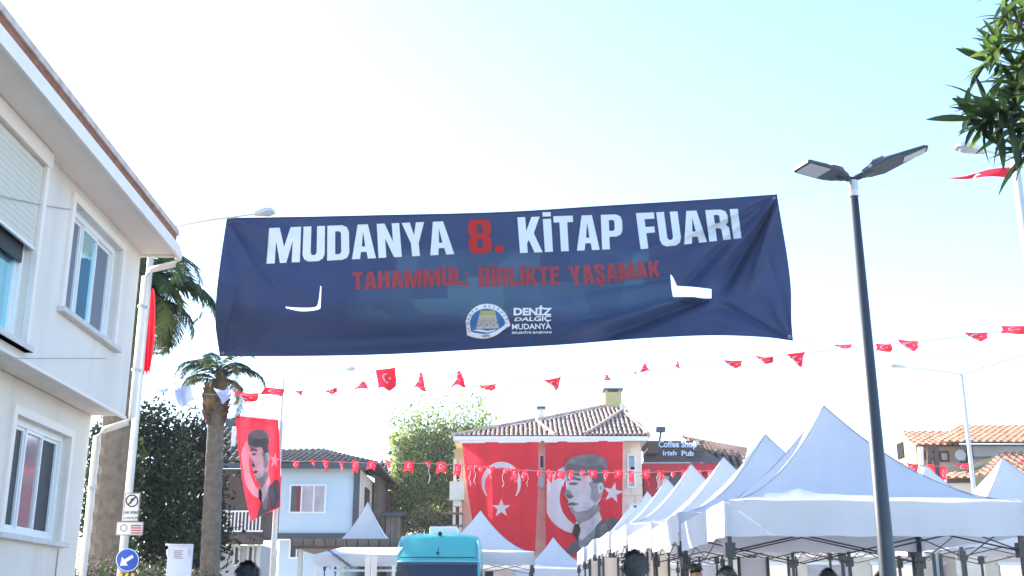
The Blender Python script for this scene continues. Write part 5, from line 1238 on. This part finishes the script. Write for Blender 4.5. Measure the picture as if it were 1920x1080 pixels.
# ================================================================ PEOPLE (only the tops of heads reach into the frame)
def person(label, px, pyt, Y, hair, shirt, turn=0, hgt=None):
    ztop = PZ(pyt, Y); g0 = gz(Y); H = ztop - g0; x = PXX(px, pyt, Y); t = thing('person', label, 'person', (x, Y, g0), turn)
    k = H / 1.80
    J = {'pel': (0,0,.95,.15), 'wa': (0,0,1.1,.135), 'ch': (0,0,1.33,.165), 'nk0': (0,0,1.48,.085), 'nk': (0,.005,1.55,.058), 'hd': (0,.0,1.64,.085), 'hd2': (0,-.0,1.72,.092),
         'sl': (-.17,0,1.43,.07), 'el': (-.24,.02,1.15,.048), 'wl': (-.25,-.06,.90,.034), 'hl': (-.25,-.08,.80,.036), 'sr': (.17,0,1.43,.07), 'er': (.24,.02,1.15,.048), 'wr': (.25,-.06,.90,.034), 'hr': (.25,-.08,.80,.036),
         'tl': (-.09,0,.86,.10), 'kl': (-.10,-.01,.50,.062), 'al': (-.10,.02,.09,.042), 'fl': (-.10,-.14,.04,.04), 'tr': (.09,0,.86,.10), 'kr': (.10,-.01,.50,.062), 'ar': (.10,.02,.09,.042), 'fr': (.10,-.14,.04,.04)}
    E = [('pel','wa'),('wa','ch'),('ch','nk0'),('nk0','nk'),('nk','hd'),('hd','hd2'),('ch','sl'),('sl','el'),('el','wl'),('wl','hl'),('ch','sr'),('sr','er'),('er','wr'),('wr','hr'),('pel','tl'),('tl','kl'),('kl','al'),('al','fl'),('pel','tr'),('tr','kr'),('kr','ar'),('ar','fr')]
    ks = list(J); me = bpy.data.meshes.new('body'); me.from_pydata([tuple(c * k for c in J[q][:3]) for q in ks], [(ks.index(a), ks.index(c)) for a, c in E], [])
    o = bpy.data.objects.new('body_tmp', me); C.objects.link(o); o.modifiers.new('skin', 'SKIN')
    lay = me.skin_vertices[0].data if me.skin_vertices else None
    for i, q in enumerate(ks): lay[i].radius = (J[q][3]*k, J[q][3]*k); lay[i].use_root = (q == 'pel')
    o.modifiers.new('sub', 'SUBSURF').levels = 2
    dg = bpy.context.evaluated_depsgraph_get(); m2 = bpy.data.meshes.new_from_object(o.evaluated_get(dg)); bpy.data.objects.remove(o)
    m2.name = 'body'; m2.materials.clear()
    for mm in ('skin', shirt, 'jeans', 'black_rubber'): m2.materials.append(M[mm])
    for p in m2.polygons:
        z = p.center.z / k; ax = abs(p.center.x) / k; p.use_smooth = True
        p.material_index = 0 if z > 1.5 or (ax > .2 and z < .92) else 1 if z > .93 or ax > .2 else 3 if z < .1 else 2
    link('body', m2, t)
    b = MB(); b.ball((0, .012*k, 1.705*k), (.090*k, .105*k, .100*k), 0, 18, 12)
    for vi, v in enumerate(b.v):
        n_ = rnd.uniform(.97, 1.03); b.v[vi] = (v[0]*n_, v[1]*n_ + .01 , max(v[2], 1.62*k) if v[1] > -.02 else max(v[2], 1.73*k))
    for _ in range(700):
        a_, c_ = rnd.uniform(0, 6.283), rnd.uniform(0, 1.75); e_ = Vector((math.sin(c_)*math.cos(a_), math.sin(c_)*math.sin(a_), math.cos(c_)))
        if e_.y < -.25 and e_.z < .35: continue
        p_ = Vector((0, .012*k, 1.705*k)) + Vector((e_.x*.091, e_.y*.106, e_.z*.101)) * k; dn = (Vector((rnd.uniform(-.5,.5), .4, -1)) - e_ * (Vector((0,.4,-1)).dot(e_) - .28)).normalized(); sd = e_.cross(dn).normalized() * .0035
        b.add([p_ - sd, p_ + sd, p_ + dn * .022 + e_ * .005 + sd, p_ + dn * .034 + e_ * rnd.uniform(.002, .010)], [(0,1,2,3)])
    b.build('hair', M[hair], t, smooth=True, local=True)
    b = MB(); b.ball((0, -.098*k, 1.655*k), (.014*k, .022*k, .022*k), 0, 8, 6)
    b.build('nose', M['skin'], t, smooth=True, local=True)
    for s in (-1, 1):
        b = MB(); b.ball((s*.093*k, 0, 1.66*k), (.012*k, .02*k, .03*k), 0, 8, 6); b.build('ear', M['skin'], t, smooth=True, local=True)
    for s in (-1, 1):
        b = MB(); b.ball((s*.032*k, -.086*k, 1.68*k), (.012*k, .008*k, .007*k), 0, 8, 6); b.build('eye', M['hair'], t, local=True)
    b = MB(); b.box((-.025*k, -.092*k, 1.612*k), (.025*k, -.086*k, 1.618*k)); b.build('mouth', M['p_mid'], t, local=True)
    # hands with separate fingers
    for s in (-1, 1):
        b = MB()
        for f in range(4):
            x0 = s*.25*k + (f - 1.5) * .006*k; y0 = -.08*k + (f - 1.5) * .018*k
            b.tube([(x0, y0, .80*k), (x0 - s*.004*k, y0 - .006*k, (.755 + .003*abs(f-1.5))*k), (x0 - s*.014*k, y0 - .012*k, (.72 + .006*abs(f-1.5))*k)], [.0085*k, .008*k, .006*k], 6)
        b.tube([(s*.245*k, -.105*k, .83*k), (s*.235*k, -.125*k, .79*k), (s*.228*k, -.125*k, .765*k)], [.010*k, .009*k, .007*k], 6); b.build('fingers', M['skin'], t, smooth=True, local=True)
    return t
person('person with round dark grey hair standing left of the tent row', 1190, 1038, 8.6, 'hair_grey', 'shirt_grey', math.pi)
person('person with dark hair standing at the nearest tent corner leg', 1362, 1067, 10.6, 'hair_grey', 'shirt_grey', math.pi)
person('person with black hair under the middle of the nearest tent', 1552, 1070, 12.9, 'hair', 'navy_skin', math.pi)
person('person in navy jacket with black hair in front of the timber house', 465, 1058, 9.2, 'hair', 'navy_skin', math.pi + .3)
person('person in a red shirt standing under the second tent', 1304, 1060, 17.0, 'hair', 'shirt_red', .4)
person('person with brown hair beneath the right end of the nearest tent', 1655, 1073, 13.6, 'hair', 'shirt_grey', .2)

# things standing under the tents: display boards and a long counter
for (px0, px1, pyt, Y, mm, lb) in ((1105, 1124, 1052, 20, 'beige', 'beige display board at the left end of the tent row'), (1130, 1160, 1046, 21, 'beige', 'wider beige display board left of the grey-haired person'),
                                   (1213, 1255, 1036, 20, 'beige', 'tall tan display board behind the grey-haired person'), (1384, 1440, 1046, 16, 'tent', 'white back panel behind the nearest tent corner'),
                                   (1750, 1765, 1040, 15.5, 'tent', 'narrow white upright panel right of the lamp post')):
    t = thing('display_board', lb, 'board', (PXX((px0+px1)/2, 1060, Y), Y, gz(Y)))
    b = MB(); b.bev((PXX(px0, 1060, Y), Y, gz(Y) + .15), (PXX(px1, 1060, Y), Y + .04, PZ(pyt, Y)), .008); b.build('panel', M[mm], t)
    for px in (px0 + 1, px1 - 1):
        b = MB(); x = PXX(px, 1060, Y); b.box((x - .02, Y - .03, gz(Y)), (x + .02, Y - .003, PZ(pyt - 2, Y))); b.build('post', M['tent_frame'], t)


# ================================================================ AIR: thin haze round everything
hz = bpy.data.materials.new('haze'); hz.use_nodes = True; n = hz.node_tree.nodes; n.remove(n['Principled BSDF'])
pv = n.new('ShaderNodeVolumePrincipled'); pv.inputs['Color'].default_value = (.93, .95, 1, 1); pv.inputs['Density'].default_value = .0007; pv.inputs['Anisotropy'].default_value = .35
hz.node_tree.links.new(pv.outputs[0], n['Material Output'].inputs['Volume'])
b = MB(); b.box((-950, -110, -1.0), (950, 950, 14.0)); b.build('haze', hz, kind='stuff')
